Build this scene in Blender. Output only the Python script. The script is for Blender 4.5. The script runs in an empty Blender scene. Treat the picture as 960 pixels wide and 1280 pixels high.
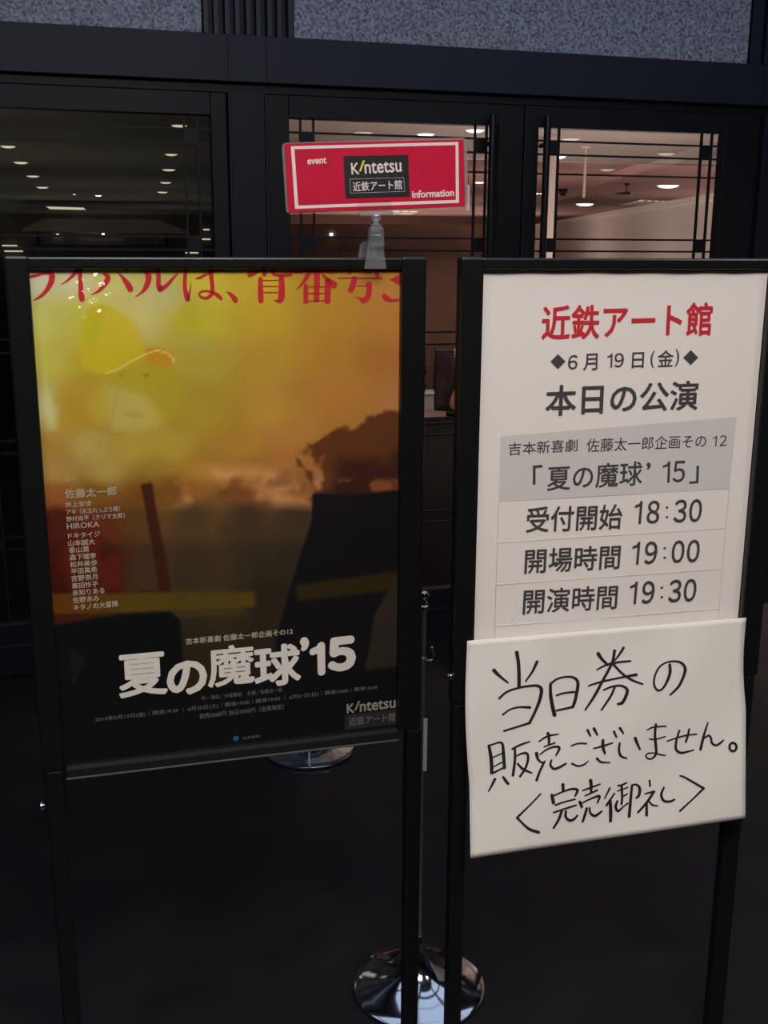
import bpy, math, random
import numpy as np
from mathutils import Vector, Matrix
random.seed(5); rng = np.random.default_rng(5)
S = bpy.context.scene
COL = S.collection

# ------------------------------------------------------------------ camera
F_PX, YAW, PITCH, ROLL, EYE = 1362.3, 0.2796, 0.2391, 0.0052, 1.55
cy_, sy_ = math.cos(YAW), math.sin(YAW)
FWD = Vector((sy_*math.cos(PITCH), cy_*math.cos(PITCH), -math.sin(PITCH)))
_r = Vector((cy_, -sy_, 0)); _u = _r.cross(FWD)
RGT = math.cos(ROLL)*_r + math.sin(ROLL)*_u
UPV = -math.sin(ROLL)*_r + math.cos(ROLL)*_u
EYEP = Vector((0, 0, EYE))
cam_d = bpy.data.cameras.new('camera'); cam = bpy.data.objects.new('camera', cam_d); COL.objects.link(cam)
cam_d.sensor_fit = 'VERTICAL'; cam_d.sensor_height = 36; cam_d.lens = F_PX/1280*36
cam_d.clip_start = 0.05; cam_d.clip_end = 200
M = Matrix((RGT, UPV, -FWD)).transposed().to_4x4(); M.translation = EYEP
cam.matrix_world = M
S.camera = cam

# ------------------------------------------------------------------ world, exposure, large lights
S.view_settings.view_transform = 'Standard'; S.view_settings.look = 'None'
S.view_settings.gamma = 1; S.view_settings.use_curve_mapping = False
S.view_settings.exposure = 0.0
wd = bpy.data.worlds.new('world'); S.world = wd; wd.use_nodes = True
bg = wd.node_tree.nodes['Background']; bg.inputs[0].default_value = (0.42, 0.5, 0.8, 1); bg.inputs[1].default_value = 0.03

def area(name, loc, size, power, color, rot=(0, 0, 0), sy=None):
    l = bpy.data.lights.new(name, 'AREA'); l.energy = power; l.color = color; l.size = size
    if sy: l.shape = 'RECTANGLE'; l.size_y = sy
    o = bpy.data.objects.new(name, l); o.location = loc; o.rotation_euler = rot; COL.objects.link(o); return o
area('concourse_light', (0.3, -0.6, 3.22), 1.0, 94, (1, .93, .86))
def spot(name, loc, power, color, up=False):
    l = bpy.data.lights.new(name, 'SPOT'); l.energy = power; l.color = color; l.spot_size = math.radians(168 if up else 104); l.spot_blend = 1; l.shadow_soft_size = .04
    o = bpy.data.objects.new(name, l); o.location = loc; o.rotation_euler = (math.pi if up else 0, 0, 0); COL.objects.link(o)
WARM = (1, .86, .78)
for x, y, p in ((2.8, 6.8, 60), (3.3, 8.3, 110), (3.3, 9.6, 90), (4.0, 12.5, 50), (4.8, 17, 70)): spot('hall_downlight', (x, y, 2.28), p, WARM)
for x, y, p in ((2.2, 6, 40), (4.0, 6.6, 95), (6.4, 10.3, 80), (3.6, 14.5, 90), (6.2, 19.5, 90), (9.5, 12, 120), (3.3, 6.9, 60), (3.9, 9.6, 70), (4.9, 12.6, 80), (8, 28, 150), (11, 27, 150), (5.5, 27, 110), (10.5, 15.5, 130), (8, 24, 150), (14, 22, 150)): spot('hall_fill_up', (x, y, .12), p, WARM, True)  # added upward fill that brightens the hall ceilings and partition, no fitting there
for x, y in ((-1, 7), (-.2, 11), (-3, 11), (.6, 16), (-3, 17), (-.5, 21), (-5, 22), (1.5, 20), (2.2, 25), (-2.5, 25.5), (-6, 16), (1, 29.5), (-3, 29.5), (-7, 28)): spot('dim_hall_fill_up', (x, y, .1), 23, (1, .95, .84), True)  # added upward fill for the left hall ceiling, not a real lamp

# ------------------------------------------------------------------ helpers
def lin(c):
    return tuple(((v/255)/12.92 if v/255 <= .04045 else ((v/255+.055)/1.055)**2.4) for v in c)
class Plane:
    """a vertical plane of the place: origin, heading; px() turns a photo pixel into local (u, v, z) at depth v"""
    def __init__(s, x, y, a):
        s.o = Vector((x, y, 0)); s.a = a
        s.d = Vector((math.cos(a), math.sin(a), 0)); s.n = Vector((-math.sin(a), math.cos(a), 0))
    def px(s, x, y, v=0.0):
        d = FWD + RGT*((x-480)/F_PX) - UPV*((y-640)/F_PX)
        t = ((s.o + s.n*v - EYEP).dot(s.n))/d.dot(s.n)
        P = EYEP + d*t - s.o
        return Vector((P.dot(s.d), v, P.z))
def at_z(x, y, z):
    d = FWD + RGT*((x-480)/F_PX) - UPV*((y-640)/F_PX)
    return EYEP + d*((z-EYE)/d.z)
def at_y(x, y, Y):
    d = FWD + RGT*((x-480)/F_PX) - UPV*((y-640)/F_PX)
    return EYEP + d*(Y/d.y)
class MB:
    def __init__(s): s.v = []; s.f = []; s.sm = False
    def add(s, vs, fs):
        n = len(s.v); s.v += [tuple(p) for p in vs]; s.f += [tuple(i+n for i in f) for f in fs]; return s
    def box(s, x0, x1, y0, y1, z0, z1):
        return s.add([(x, y, z) for z in (z0, z1) for y in (y0, y1) for x in (x0, x1)],
                     [(0, 2, 3, 1), (4, 5, 7, 6), (0, 1, 5, 4), (2, 6, 7, 3), (0, 4, 6, 2), (1, 3, 7, 5)])
    def lathe(s, prof, cx=0, cy=0, n=32, cap=True):
        s.sm = True; vs = []; fs = []
        for r, z in prof:
            for i in range(n):
                a = 2*math.pi*i/n; vs.append((cx+r*math.cos(a), cy+r*math.sin(a), z))
        for j in range(len(prof)-1):
            for i in range(n):
                k = (i+1) % n; fs.append((j*n+i, j*n+k, (j+1)*n+k, (j+1)*n+i))
        if cap: fs.append(tuple(range(n))[::-1]); fs.append(tuple(range((len(prof)-1)*n, len(prof)*n)))
        return s.add(vs, fs)
    def tube(s, pts, r, n=10):
        s.sm = True; pts = [Vector(p) for p in pts]; vs = []; fs = []
        ref = Vector((0, 0, 1))
        for i, p in enumerate(pts):
            t = (pts[min(i+1, len(pts)-1)]-pts[max(i-1, 0)]).normalized()
            a = t.cross(ref if abs(t.dot(ref)) < .9 else Vector((1, 0, 0))).normalized(); b = t.cross(a)
            rr = r[i] if isinstance(r, (list, tuple)) else r
            for k in range(n):
                g = 2*math.pi*k/n; vs.append(p+a*rr*math.cos(g)+b*rr*math.sin(g))
        for i in range(len(pts)-1):
            for k in range(n):
                q = (k+1) % n; fs.append((i*n+k, i*n+q, (i+1)*n+q, (i+1)*n+k))
        fs.append(tuple(range(n))[::-1]); fs.append(tuple(range((len(pts)-1)*n, len(pts)*n)))
        return s.add(vs, fs)
    def prism(s, poly, y0, y1):
        """polygon in (x, z) pushed from y0 to y1"""
        n = len(poly)
        return s.add([(x, y0, z) for x, z in poly]+[(x, y1, z) for x, z in poly],
                     [tuple(range(n)), tuple(range(n, 2*n))[::-1]]+[((i+1) % n, i, n+i, n+(i+1) % n) for i in range(n)])
    def mesh(s, name):
        m = bpy.data.meshes.new(name); m.from_pydata(s.v, [], s.f); m.validate(); m.update()
        if s.sm:
            for p in m.polygons: p.use_smooth = True
            try: m.set_sharp_from_angle(angle=math.radians(40))
            except Exception: pass
        return m
def obj(name, mb, mat, parent=None, bevel=0, label=None, loc=None):
    m = mb if isinstance(mb, bpy.types.Mesh) else mb.mesh(name)
    if not m.materials: m.materials.append(mat)
    o = bpy.data.objects.new(name, m); COL.objects.link(o)
    if parent: o.parent = parent
    if loc: o.location = loc
    if bevel:
        b = o.modifiers.new('bevel', 'BEVEL'); b.width = bevel; b.segments = 2; b.limit_method = 'ANGLE'
    if label: o['label'] = label
    return o
def thing(name, label, cat, loc=(0, 0, 0), rz=0, group=None):
    o = bpy.data.objects.new(name, None); COL.objects.link(o); o.empty_display_size = .1
    o.location = loc; o.rotation_euler = (0, 0, rz); o['label'] = label; o['category'] = cat
    if group: o['group'] = group
    return o
def struct(name, mb, mat, bevel=0):
    o = obj(name, mb, mat, bevel=bevel); o['kind'] = 'structure'; return o

# ------------------------------------------------------------------ materials
def mat(name, col, rough=.5, metal=0.0, spec=.5, noise=0.0, nscale=20, bump=0.0, bscale=200, emit=None, es=0, trans=0, ior=1.45, coat=0, col2=None, detail=4):
    m = bpy.data.materials.new(name); m.use_nodes = True; nt = m.node_tree; b = nt.nodes['Principled BSDF']
    b.inputs['Base Color'].default_value = (*col, 1); b.inputs['Roughness'].default_value = rough
    b.inputs['Metallic'].default_value = metal; b.inputs['Specular IOR Level'].default_value = spec
    b.inputs['Transmission Weight'].default_value = trans; b.inputs['IOR'].default_value = ior
    b.inputs['Coat Weight'].default_value = coat; b.inputs['Coat Roughness'].default_value = .08
    tc = nt.nodes.new('ShaderNodeTexCoord')
    if noise or col2:
        n = nt.nodes.new('ShaderNodeTexNoise'); n.inputs['Scale'].default_value = nscale; n.inputs['Detail'].default_value = detail
        nt.links.new(tc.outputs['Object'], n.inputs['Vector'])
        r = nt.nodes.new('ShaderNodeValToRGB'); nt.links.new(n.outputs['Fac'], r.inputs['Fac'])
        c2 = col2 or tuple(v*(1+noise) for v in col); c1 = col if col2 else tuple(v*(1-noise) for v in col)
        r.color_ramp.elements[0].position = .35; r.color_ramp.elements[0].color = (*c1, 1)
        r.color_ramp.elements[1].position = .65; r.color_ramp.elements[1].color = (*c2, 1)
        nt.links.new(r.outputs['Color'], b.inputs['Base Color'])
    if bump:
        n = nt.nodes.new('ShaderNodeTexNoise'); n.inputs['Scale'].default_value = bscale
        nt.links.new(tc.outputs['Object'], n.inputs['Vector'])
        bp = nt.nodes.new('ShaderNodeBump'); bp.inputs['Strength'].default_value = bump; bp.inputs['Distance'].default_value = .002
        nt.links.new(n.outputs['Fac'], bp.inputs['Height']); nt.links.new(bp.outputs['Normal'], b.inputs['Normal'])
    if emit:
        b.inputs['Emission Color'].default_value = (*emit, 1); b.inputs['Emission Strength'].default_value = es
    return m
def glass_mat(name, tint, refl, rough=.01):
    m = bpy.data.materials.new(name); m.use_nodes = True; nt = m.node_tree; nt.nodes.clear()
    o = nt.nodes.new('ShaderNodeOutputMaterial'); mx = nt.nodes.new('ShaderNodeMixShader')
    t = nt.nodes.new('ShaderNodeBsdfTransparent'); t.inputs[0].default_value = (*tint, 1)
    g = nt.nodes.new('ShaderNodeBsdfGlossy'); g.inputs['Roughness'].default_value = rough
    lw = nt.nodes.new('ShaderNodeLayerWeight'); lw.inputs[0].default_value = .5      # Schlick: same from either side of the sheet
    pw = nt.nodes.new('ShaderNodeMath'); pw.operation = 'POWER'; pw.inputs[1].default_value = 5; nt.links.new(lw.outputs['Facing'], pw.inputs[0])
    f0 = ((refl-1)/(refl+1))**2
    f = nt.nodes.new('ShaderNodeMath'); f.operation = 'MULTIPLY_ADD'; f.inputs[1].default_value = 1-f0; f.inputs[2].default_value = f0; nt.links.new(pw.outputs[0], f.inputs[0])
    nt.links.new(f.outputs[0], mx.inputs[0]); nt.links.new(t.outputs[0], mx.inputs[1]); nt.links.new(g.outputs[0], mx.inputs[2])
    nt.links.new(mx.outputs[0], o.inputs[0]); return m

MT = dict(
  floor=mat('dark stone floor', (.0048, .0055, .0070), .5, spec=.28, col2=(.0095, .0100, .0115), nscale=6, bump=.25, bscale=90, detail=8),
  lintel=mat('dark bronze lintel', (.009, .012, .028), .5, spec=.4, noise=.1, nscale=60),
  door=mat('dark bronze door metal', (.005, .006, .009), .45, spec=.3, noise=.1, nscale=40),
  post=mat('dark bronze post', (.007, .009, .017), .45, spec=.3, noise=.1, nscale=40),
  handle=mat('black handle', (.008, .008, .010), .3),
  louver=mat('louver metal', (.020, .024, .045), .4, metal=.3),
  black=mat('black satin frame', (.006, .006, .007), .32, spec=.5, bump=.05),
  rail_shine=mat('rail highlight grey', (.16, .155, .155), .35, metal=.6),
  rail=mat('black anodised rail', (.012, .012, .013), .28, spec=.7),
  backing=mat('black backing board', (.01, .01, .01), .8),
  paper=mat('white paper', (.80, .74, .705), .65, spec=.3, bump=.12, bscale=14),
  paper2=mat('white notice paper', (.76, .73, .69), .7, spec=.25, bump=.25, bscale=9),
  grey=mat('grey print', (.62, .59, .57), .65),
  faint=mat('faint print line', (.60, .57, .55), .65),
  ink=mat('dark print ink', (.055, .048, .050), .6),
  marker=mat('black marker ink', (.018, .014, .020), .5),
  red=mat('red print', (.55, .018, .030), .6),
  headline=mat('red headline print', (.62, .018, .030), .5),
  white=mat('white print', (.80, .75, .69), .6),
  pale=mat('pale poster print', (.50, .44, .34), .6),
  dim=mat('grey poster print', (.15, .14, .13), .6),
  peach=mat('pink poster print', (.62, .35, .22), .6),
  blue=mat('blue print', (.03, .10, .35), .6),
  yellow=mat('yellow print', (.85, .72, .03), .5),
  yellow2=mat('dull yellow print', (.35, .35, .03), .5),
  card=mat('red laminated card', (.56, .012, .045), .3, noise=.06, nscale=30),
  cardwhite=mat('white card print', (.80, .68, .66), .35),
  cardblack=mat('black card print', (.022, .022, .026), .35),
  film=glass_mat('clear film', (.975, .975, .975), 1.42, .03),
  pane=glass_mat('door glass', (.93, .93, .93), 1.33, .01),
  chrome=mat('chrome', (.62, .64, .68), .09, metal=1),
  pole=mat('steel pole', (.50, .50, .46), .42, metal=1),
  gold=mat('warm nickel', (.62, .5, .4), .14, metal=1),
  tag=mat('white tag', (.75, .72, .68), .6),
  hceil=mat('hall ceiling', (.42, .34, .30), .8, noise=.04, nscale=3),
  hceil2=mat('pinkish hall ceiling', (.46, .25, .22), .8, noise=.05, nscale=2),
  hwall=mat('brown hall wall', (.17, .085, .06), .75, noise=.12, nscale=3),
  hwhite=mat('white hall partition', (.72, .60, .55), .7, noise=.05, nscale=1),
  hcap=mat('partition cap', (.80, .72, .67), .6),
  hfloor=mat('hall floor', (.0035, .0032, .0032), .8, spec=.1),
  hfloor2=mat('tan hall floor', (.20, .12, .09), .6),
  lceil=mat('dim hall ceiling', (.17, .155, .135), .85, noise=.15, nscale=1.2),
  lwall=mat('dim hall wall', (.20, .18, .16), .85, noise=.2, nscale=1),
  dark=mat('dark fitting', (.02, .018, .018), .5),
  cabinet=mat('dark cabinet', (.05, .032, .032), .5),
  lampw=mat('bright lamp', (.9, .9, .9), emit=(1, .96, .90), es=3.0),
  lampd=mat('dim lamp', (.6, .6, .55), emit=(1, .92, .80), es=.30),
  lampy=mat('warm lamp', (.8, .8, .6), emit=(1, .93, .68), es=.60),
  spark=mat('spot lamp', (.8, .8, .8), emit=(1, .95, .9), es=2.5),
  warm=mat('glowing sign', (.8, .5, .3), emit=(1, .45, .22), es=.55),
  leaf=mat('plant leaves', (.02, .05, .02), .6),
  skin=mat('skin', (.42, .22, .14), .5),
  hair=mat('dark hair', (.01, .008, .007), .5),
  dress=mat('dark dress', (.014, .013, .020), .8),
  cloth=mat('white cloth', (.45, .42, .42), .8),
  cceil=mat('concourse ceiling', (.30, .30, .31), .8),
  cwall=mat('concourse wall', (.045, .045, .05), .8),
  cool=mat('cool luminous panel', (.8, .85, .9), emit=(.60, .74, 1), es=.9),
  louverlamp=mat('fluorescent diffuser', (.9, .9, .9), emit=(1, .97, .9), es=11),
)
def granite():
    m = bpy.data.materials.new('speckled granite'); m.use_nodes = True; nt = m.node_tree; b = nt.nodes['Principled BSDF']
    tc = nt.nodes.new('ShaderNodeTexCoord'); n = nt.nodes.new('ShaderNodeTexNoise'); n.inputs['Scale'].default_value = 95; n.inputs['Detail'].default_value = 3
    v = nt.nodes.new('ShaderNodeTexVoronoi'); v.inputs['Scale'].default_value = 130
    mx = nt.nodes.new('ShaderNodeMix'); mx.data_type = 'FLOAT'; mx.inputs[0].default_value = .45
    nt.links.new(tc.outputs['Object'], n.inputs['Vector']); nt.links.new(tc.outputs['Object'], v.inputs['Vector'])
    nt.links.new(n.outputs['Fac'], mx.inputs[2]); nt.links.new(v.outputs['Color'], mx.inputs[3])
    r = nt.nodes.new('ShaderNodeValToRGB'); nt.links.new(mx.outputs[0], r.inputs['Fac'])
    e = r.color_ramp.elements; e[0].position = .30; e[0].color = (.08, .095, .125, 1); e[1].position = .68; e[1].color = (.40, .43, .52, 1)
    nt.links.new(r.outputs['Color'], b.inputs['Base Color']); b.inputs['Roughness'].default_value = .55
    return m
MT['granite'] = granite()
def acrylic(name='clear acrylic', tint=(.95, .96, .97), ior=2.1, col=(.75, .78, .82), k=.10):
    m = glass_mat(name, tint, ior, .12); nt = m.node_tree
    o = nt.nodes['Material Output']; a = o.inputs[0].links[0].from_socket
    d = nt.nodes.new('ShaderNodeBsdfDiffuse'); d.inputs[0].default_value = (*col, 1)
    mx = nt.nodes.new('ShaderNodeMixShader'); mx.inputs[0].default_value = k
    nt.links.new(a, mx.inputs[1]); nt.links.new(d.outputs[0], mx.inputs[2]); nt.links.new(mx.outputs[0], o.inputs[0]); return m
MT['acryl'] = acrylic()
MT['lam'] = acrylic('laminate edge', (.8, .78, .77), 1.7, (.55, .48, .47), .28)

# ------------------------------------------------------------------ setting: concourse side
YD = 3.99                                     # plane of the door wall
struct('floor', MB().box(-5, 8, -6, YD+.02, -.05, 0), MT['floor'])
o = struct('wall_front', MB().box(-5, 8, YD-.03, YD+.25, 2.52, 3.3), MT['cwall'])
# lintel beam, its thin bottom lip and its cover plates
struct('trim_1', MB().box(-5, 8, YD-.045, YD+.2, 2.092, 2.243), MT['lintel'], bevel=.002)
struct('trim_2', MB().box(-5, 8, YD-.02, YD+.2, 2.062, 2.091), MT['door'])
gs = bpy.data.objects.new('trim_3', None); COL.objects.link(gs); gs['kind'] = 'structure'; gs.location = (0, YD-.02, 2.245)
for x0, x1 in ((-3.2, -1.36), (-1.35, .494), (.808, 2.60), (2.78, 4.6)):
    obj('granite_panel', MB().box(x0, x1, 0, .2, .001, .262), MT['granite'], gs, bevel=.003)
lv = bpy.data.objects.new('trim_4', None); COL.objects.link(lv); lv['kind'] = 'structure'; lv.location = (.651, YD, 2.245)
obj('louver_back', MB().box(-.156, .156, .03, .2, .001, .27), MT['dark'], lv)
for i in range(9):
    x = -.145+i*.0362
    obj('louver_fin', MB().box(x-.008, x+.008, -.015 if i % 2 else -.028, .03, .001, .27), MT['louver'], lv, bevel=.001)
# posts
def post(n, x0, x1, zt):
    o = bpy.data.objects.new('trim_%d' % n, None); COL.objects.link(o); o['kind'] = 'structure'; o.location = (x0, YD, 0)
    w = x1-x0
    obj('post_core', MB().box(0.006, w-.006, -.035, .2, 0, zt), MT['post'], o, bevel=.002)
    for a in (0, w-.005): obj('post_edge', MB().box(a, a+.005, -.04, .2, 0, zt), MT['lintel'], o)
    return o
post(5, .573, .705, 2.062)
p5 = post(6, 2.69, 2.80, 2.062)
op = bpy.data.objects.new('trim_7', None); COL.objects.link(op); op['kind'] = 'structure'; op.location = (2.605, YD, 2.245)
for a, b, d in ((0, .05, -.03), (.055, .095, -.045), (.10, .17, -.03)):
    obj('corner_strip', MB().box(a, b, d, .2, .001, .275), MT['lintel'], op, bevel=.002)
cov = bpy.data.objects.new('trim_8', None); COL.objects.link(cov); cov['kind'] = 'structure'; cov.location = (0, YD-.047, 2.093)
for x0, x1 in ((-2.5, .572), (.5745, .7035), (.706, 2.66), (2.663, 4.8)):
    obj('cover_plate', MB().box(x0, x1, -.002, .001, .001, .148), MT['lintel'], cov, bevel=.0006)

# doors: leaves with bronze frames, glass and a lattice of thin bars with square blocks
HB = [(1.939, 1.89), (1.58, 1.535), (1.233, 1.187), (.88, .835), (.53, .485)]
def door_leaf(n, x0, x1, gx0, gx1, handle):
    o = bpy.data.objects.new('door_%d' % n, None); COL.objects.link(o); o['kind'] = 'structure'; o.location = (x0, YD, 0)
    w = x1-x0; a = gx0-x0; b = gx1-x0
    obj('stile', MB().box(0, a, -.02, .03, .01, 2.06), MT['door'], o, bevel=.003)
    obj('stile', MB().box(b, w-.002, -.02, .03, .01, 2.06), MT['door'], o, bevel=.003)
    obj('top_rail', MB().box(a, b, -.018, .028, 1.985, 2.06), MT['door'], o, bevel=.002)
    obj('bottom_rail', MB().box(a, b, -.018, .028, .01, .21), MT['door'], o, bevel=.002)
    obj('kick_strip', MB().box(a, b, -.022, -.018, .118, .13), MT['post'], o, bevel=.001)
    obj('glass', MB().box(a, b, .008, .013, .21, 1.985), MT['pane'], o)
    vs = [a+.043, a+.09, b-.09, b-.045]
    vm = MB().box(-.0035, .0035, -.006, .006, .21, 1.985).mesh('muntin'); hm = MB().box(a, b, -.006, .006, -.0035, .0035).mesh('muntin')
    bk = MB().box(-.0235, .0235, -.007, .007, -.0235, .0235).mesh('lattice_block')
    for x in vs: obj('muntin', vm, MT['door'], o, loc=(x, -.001, 0))
    for p in HB:
        for z in p: obj('muntin', hm, MT['door'], o, loc=(0, -.001, z))
        for x in ((vs[0]+vs[1])/2, (vs[2]+vs[3])/2): obj('lattice_block', bk, MT['door'], o, loc=(x, -.001, (p[0]+p[1])/2))
    if handle:
        h = obj('pull_handle', MB().tube([(handle-x0, -.058, .75), (handle-x0, -.058, 2.02)], .0135, 14), MT['handle'], o)
        for z in (.85, 1.92): obj('handle_bracket', MB().tube([(0, -.05, 0), (0, .0, 0)], .009, 10), MT['handle'], h, loc=(handle-x0, 0, z))
door_leaf(1, -1.50, -.46, -1.40, -.56, None)
door_leaf(2, -.455, .571, -.36, .513, None)
door_leaf(3, .707, 1.676, .787, 1.578, 1.535)
door_leaf(4, 1.678, 2.688, 1.735, 2.525, 1.752)

# concourse behind the photographer: ceiling, shopfront wall, fluorescent fittings
struct('ceiling', MB().box(-5, 8, -6, YD-.03, 3.3, 3.35), MT['cceil'])
sb = bpy.data.objects.new('wall_back', None); COL.objects.link(sb); sb['kind'] = 'structure'; sb.location = (0, -6, 0)
obj('wall_panel', MB().box(-5, 8, -.1, 0, 0, 3.3), MT['cwall'], sb)
def troffer(x, y, w, l, label):
    t = thing('fluorescent_fitting', label, 'light', (x, y, 3.3), 0)
    obj('diffuser', MB().box(-w/2+.02, w/2-.02, -l/2+.02, l/2-.02, -.03, -.012), MT['louverlamp'], t)
    fr = MB(); fr.box(-w/2, w/2, -l/2, -l/2+.02, -.035, 0); fr.box(-w/2, w/2, l/2-.02, l/2, -.035, 0)
    fr.box(-w/2, -w/2+.02, -l/2, l/2, -.035, 0); fr.box(w/2-.02, w/2, -l/2, l/2, -.035, 0)
    obj('housing', fr, MT['tag'], t)
troffer(-1.2, -.2, .6, 1.2, 'square louvred fluorescent fitting over the left of the concourse')
troffer(2.6, -.2, .6, 1.2, 'square louvred fluorescent fitting over the right of the concourse')

for i, x in enumerate((-1.6, -.1, 1.4, 2.9)):
    for k, y in enumerate((1.15, 2.65)):
        t = thing('luminous_ceiling_panel', 'cool luminous ceiling panel, %s from the left in the %s row above the stands' % (('first', 'second', 'third', 'fourth')[i], ('outer', 'door-side')[k]), 'light', (x, y, 3.3), 0, 'luminous panels over the door front')
        obj('diffuser', MB().box(-.66, .66, -.66, .66, -.03, -.012), MT['cool'], t)
        fr = MB()
        for a in (-.70, .66): fr.box(a, a+.04, -.70, .70, -.045, 0); fr.box(-.66, .66, a, a+.04, -.045, 0)
        obj('panel_frame', fr, MT['dark'], t); obj('cross_bar', MB().box(-.66, .66, -.02, .02, -.045, -.031), MT['dark'], t)

# ------------------------------------------------------------------ halls behind the doors
HC = 2.35
az = YAW+math.atan(-170/F_PX)                 # dividing wall seen edge-on behind the post
dx, dy = math.sin(az), math.cos(az)
L0 = Vector((.64, YD+.06)); L1 = L0+Vector((dx, dy))*28
def slab(pts, z0, z1):
    n = len(pts); return MB().add([(x, y, z0) for x, y in pts]+[(x, y, z1) for x, y in pts],
        [tuple(range(n))[::-1], tuple(range(n, 2*n))]+[(i, (i+1) % n, n+(i+1) % n, n+i) for i in range(n)])
def wall_seg(p, q, t, z0, z1, ext=0):
    p = Vector(p[:2]); q = Vector(q[:2]); d = (q-p).normalized(); n = Vector((-d.y, d.x))*t
    return slab([p, q, q+n, p+n], z0, z1)
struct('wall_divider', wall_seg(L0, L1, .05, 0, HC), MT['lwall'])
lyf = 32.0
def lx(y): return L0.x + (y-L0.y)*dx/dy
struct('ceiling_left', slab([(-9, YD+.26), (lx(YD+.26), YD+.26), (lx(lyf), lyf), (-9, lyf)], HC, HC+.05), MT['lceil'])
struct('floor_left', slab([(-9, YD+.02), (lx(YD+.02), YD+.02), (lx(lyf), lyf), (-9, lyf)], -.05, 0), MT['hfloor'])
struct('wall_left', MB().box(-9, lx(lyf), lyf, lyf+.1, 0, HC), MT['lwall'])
ye = 10.0; yf = 30.0
struct('ceiling_near', slab([(lx(YD+.26)+.06, YD+.26), (16, YD+.26), (16, ye), (lx(ye)+.06, ye)], HC, HC+.05), MT['hceil'])
struct('ceiling_far', slab([(lx(ye)+.06, ye), (20, ye), (20, yf), (lx(yf)+.06, yf)], HC+.03, HC+.08), MT['hceil2'])
struct('trim_9', MB().box(lx(ye)+.08, 18, ye-.02, ye, HC-.012, HC+.08), MT['hcap'])
struct('trim_10', MB().box(lx(12)+.08, 18, 12.1, 12.16, HC+.012, HC+.03), MT['dark'])
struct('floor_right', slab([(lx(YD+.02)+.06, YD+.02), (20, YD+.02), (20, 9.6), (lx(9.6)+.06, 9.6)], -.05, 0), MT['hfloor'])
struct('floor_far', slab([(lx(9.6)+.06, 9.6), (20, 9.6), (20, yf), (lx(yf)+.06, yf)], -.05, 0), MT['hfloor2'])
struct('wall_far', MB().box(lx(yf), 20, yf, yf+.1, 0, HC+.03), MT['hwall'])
# low brown partition across the hall with a dark cabinet and a small notice
def hpos(x, y, dist):                          # a point at horizontal distance dist behind pixel x, y
    d = FWD + RGT*((x-480)/F_PX) - UPV*((y-640)/F_PX); h = math.hypot(d.x, d.y); return EYEP + d*(dist/h)
A = hpos(330, 325, 11.1); B = hpos(668, 325, 11.1)
struct('wall_partition', wall_seg(A, B, .12, 0, 1.76), MT['hwall'])
# white partition running back at an angle, with a paler cap
P1 = hpos(893, 240, 9.0); P2 = hpos(660, 281.5, 22.0)
P0 = P1+(P1-P2)*.45; P0.z = P1.z = P2.z = 0
wp = struct('wall_right', wall_seg(P2, P0, .12, 0, 1.905), MT['hwhite'])
d_ = (P0-P2).normalized(); n_ = Vector((-d_.y, d_.x, 0))
Q2 = P2-n_*.02; Q0 = P0-n_*.02
struct('trim_11', wall_seg(Q2, Q0, .16, 1.905, 1.955), MT['hcap'])

# downlights: lamp + trim ring, one prototype per look, then copies
def lamp_proto(name, m):
    t = thing(name, 'x', 'light')
    obj('diffuser', MB().lathe([(.0, -.12), (.25, -.105), (.42, -.06), (.5, .0)], n=28, cap=False), m, t)
    obj('trim_ring', MB().lathe([(.5, -.006), (.56, -.008), (.6, .0), (.5, 0)], n=28, cap=False), MT['tag'], t)
    return t
def copy_tree(o, parent=None):
    c = o.copy(); COL.objects.link(c); c.parent = parent
    for ch in o.children: copy_tree(ch, c)
    return c
used = set(); protos = {}
def lamp(key, x, y, wpx, label, group, z=HC, name='ceiling_downlight'):
    if key not in protos: protos[key] = lamp_proto(name, MT[key])
    t = protos[key]
    if key in used: t = copy_tree(t)
    used.add(key)
    P = at_z(x, y, z); dd = (P-EYEP).dot(FWD); s = wpx*dd/F_PX/1.1
    t.location = P; t.scale = (s, s, s)
    t['label'] = label; t['group'] = group; t['category'] = 'light'
ZC = HC-.002
for (x, y, w), d in zip(((10, 183, 20), (26, 203, 19), (41, 220, 17), (53, 234, 16)), ('nearest and highest', 'second', 'third', 'farthest and lowest')):
    lamp('lampy', x, y, w, d+' pale downlight of the left row behind the left glass door', 'left row of downlights in the dim hall', ZC)
for (x, y, w), d in zip(((224, 157, 21), (214, 193, 17), (211, 212, 18), (207, 228, 15), (203, 240, 14)), ('topmost', 'second from top', 'middle', 'second from bottom', 'lowest')):
    lamp('lampy', x, y, w, d+' pale downlight of the right row behind the left glass door', 'right row of downlights in the dim hall', ZC)
for (x, y, w), d in zip(((713, 174, 24), (833, 192, 23), (759, 212, 19)), ('topmost, near the pull handle', 'rightmost', 'smallest, between the other two')):
    lamp('lampd', x, y, w, 'dim round downlight in the beige ceiling behind the right door, '+d, 'dim downlights of the right hall', ZC)
for (x, y, w), d in zip(((835, 232, 29), (731, 255, 24), (696, 196, 24), (682, 242, 16), (671, 242, 8)), ('large one at the right above the partition', 'one just above the partition by the hanging rod', 'one crossing the upper corner of the lattice', 'one right behind the pull handle', 'tiny one left of the pull handle')):
    lamp('lampw', x, y, w, 'bright white downlight behind the right door, '+d, 'bright downlights behind the right door', ZC+(0 if y < 213 else .03))
lamp('lampd', 454, 166, 24, 'dim round downlight above the red sign card, leftmost behind the middle door', 'dim downlight over the red sign', ZC)
lamp('lampw', 532, 168, 23, 'bright round downlight just above the red sign card, left of its brighter neighbour', 'bright downlight over the red sign', ZC)
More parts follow.
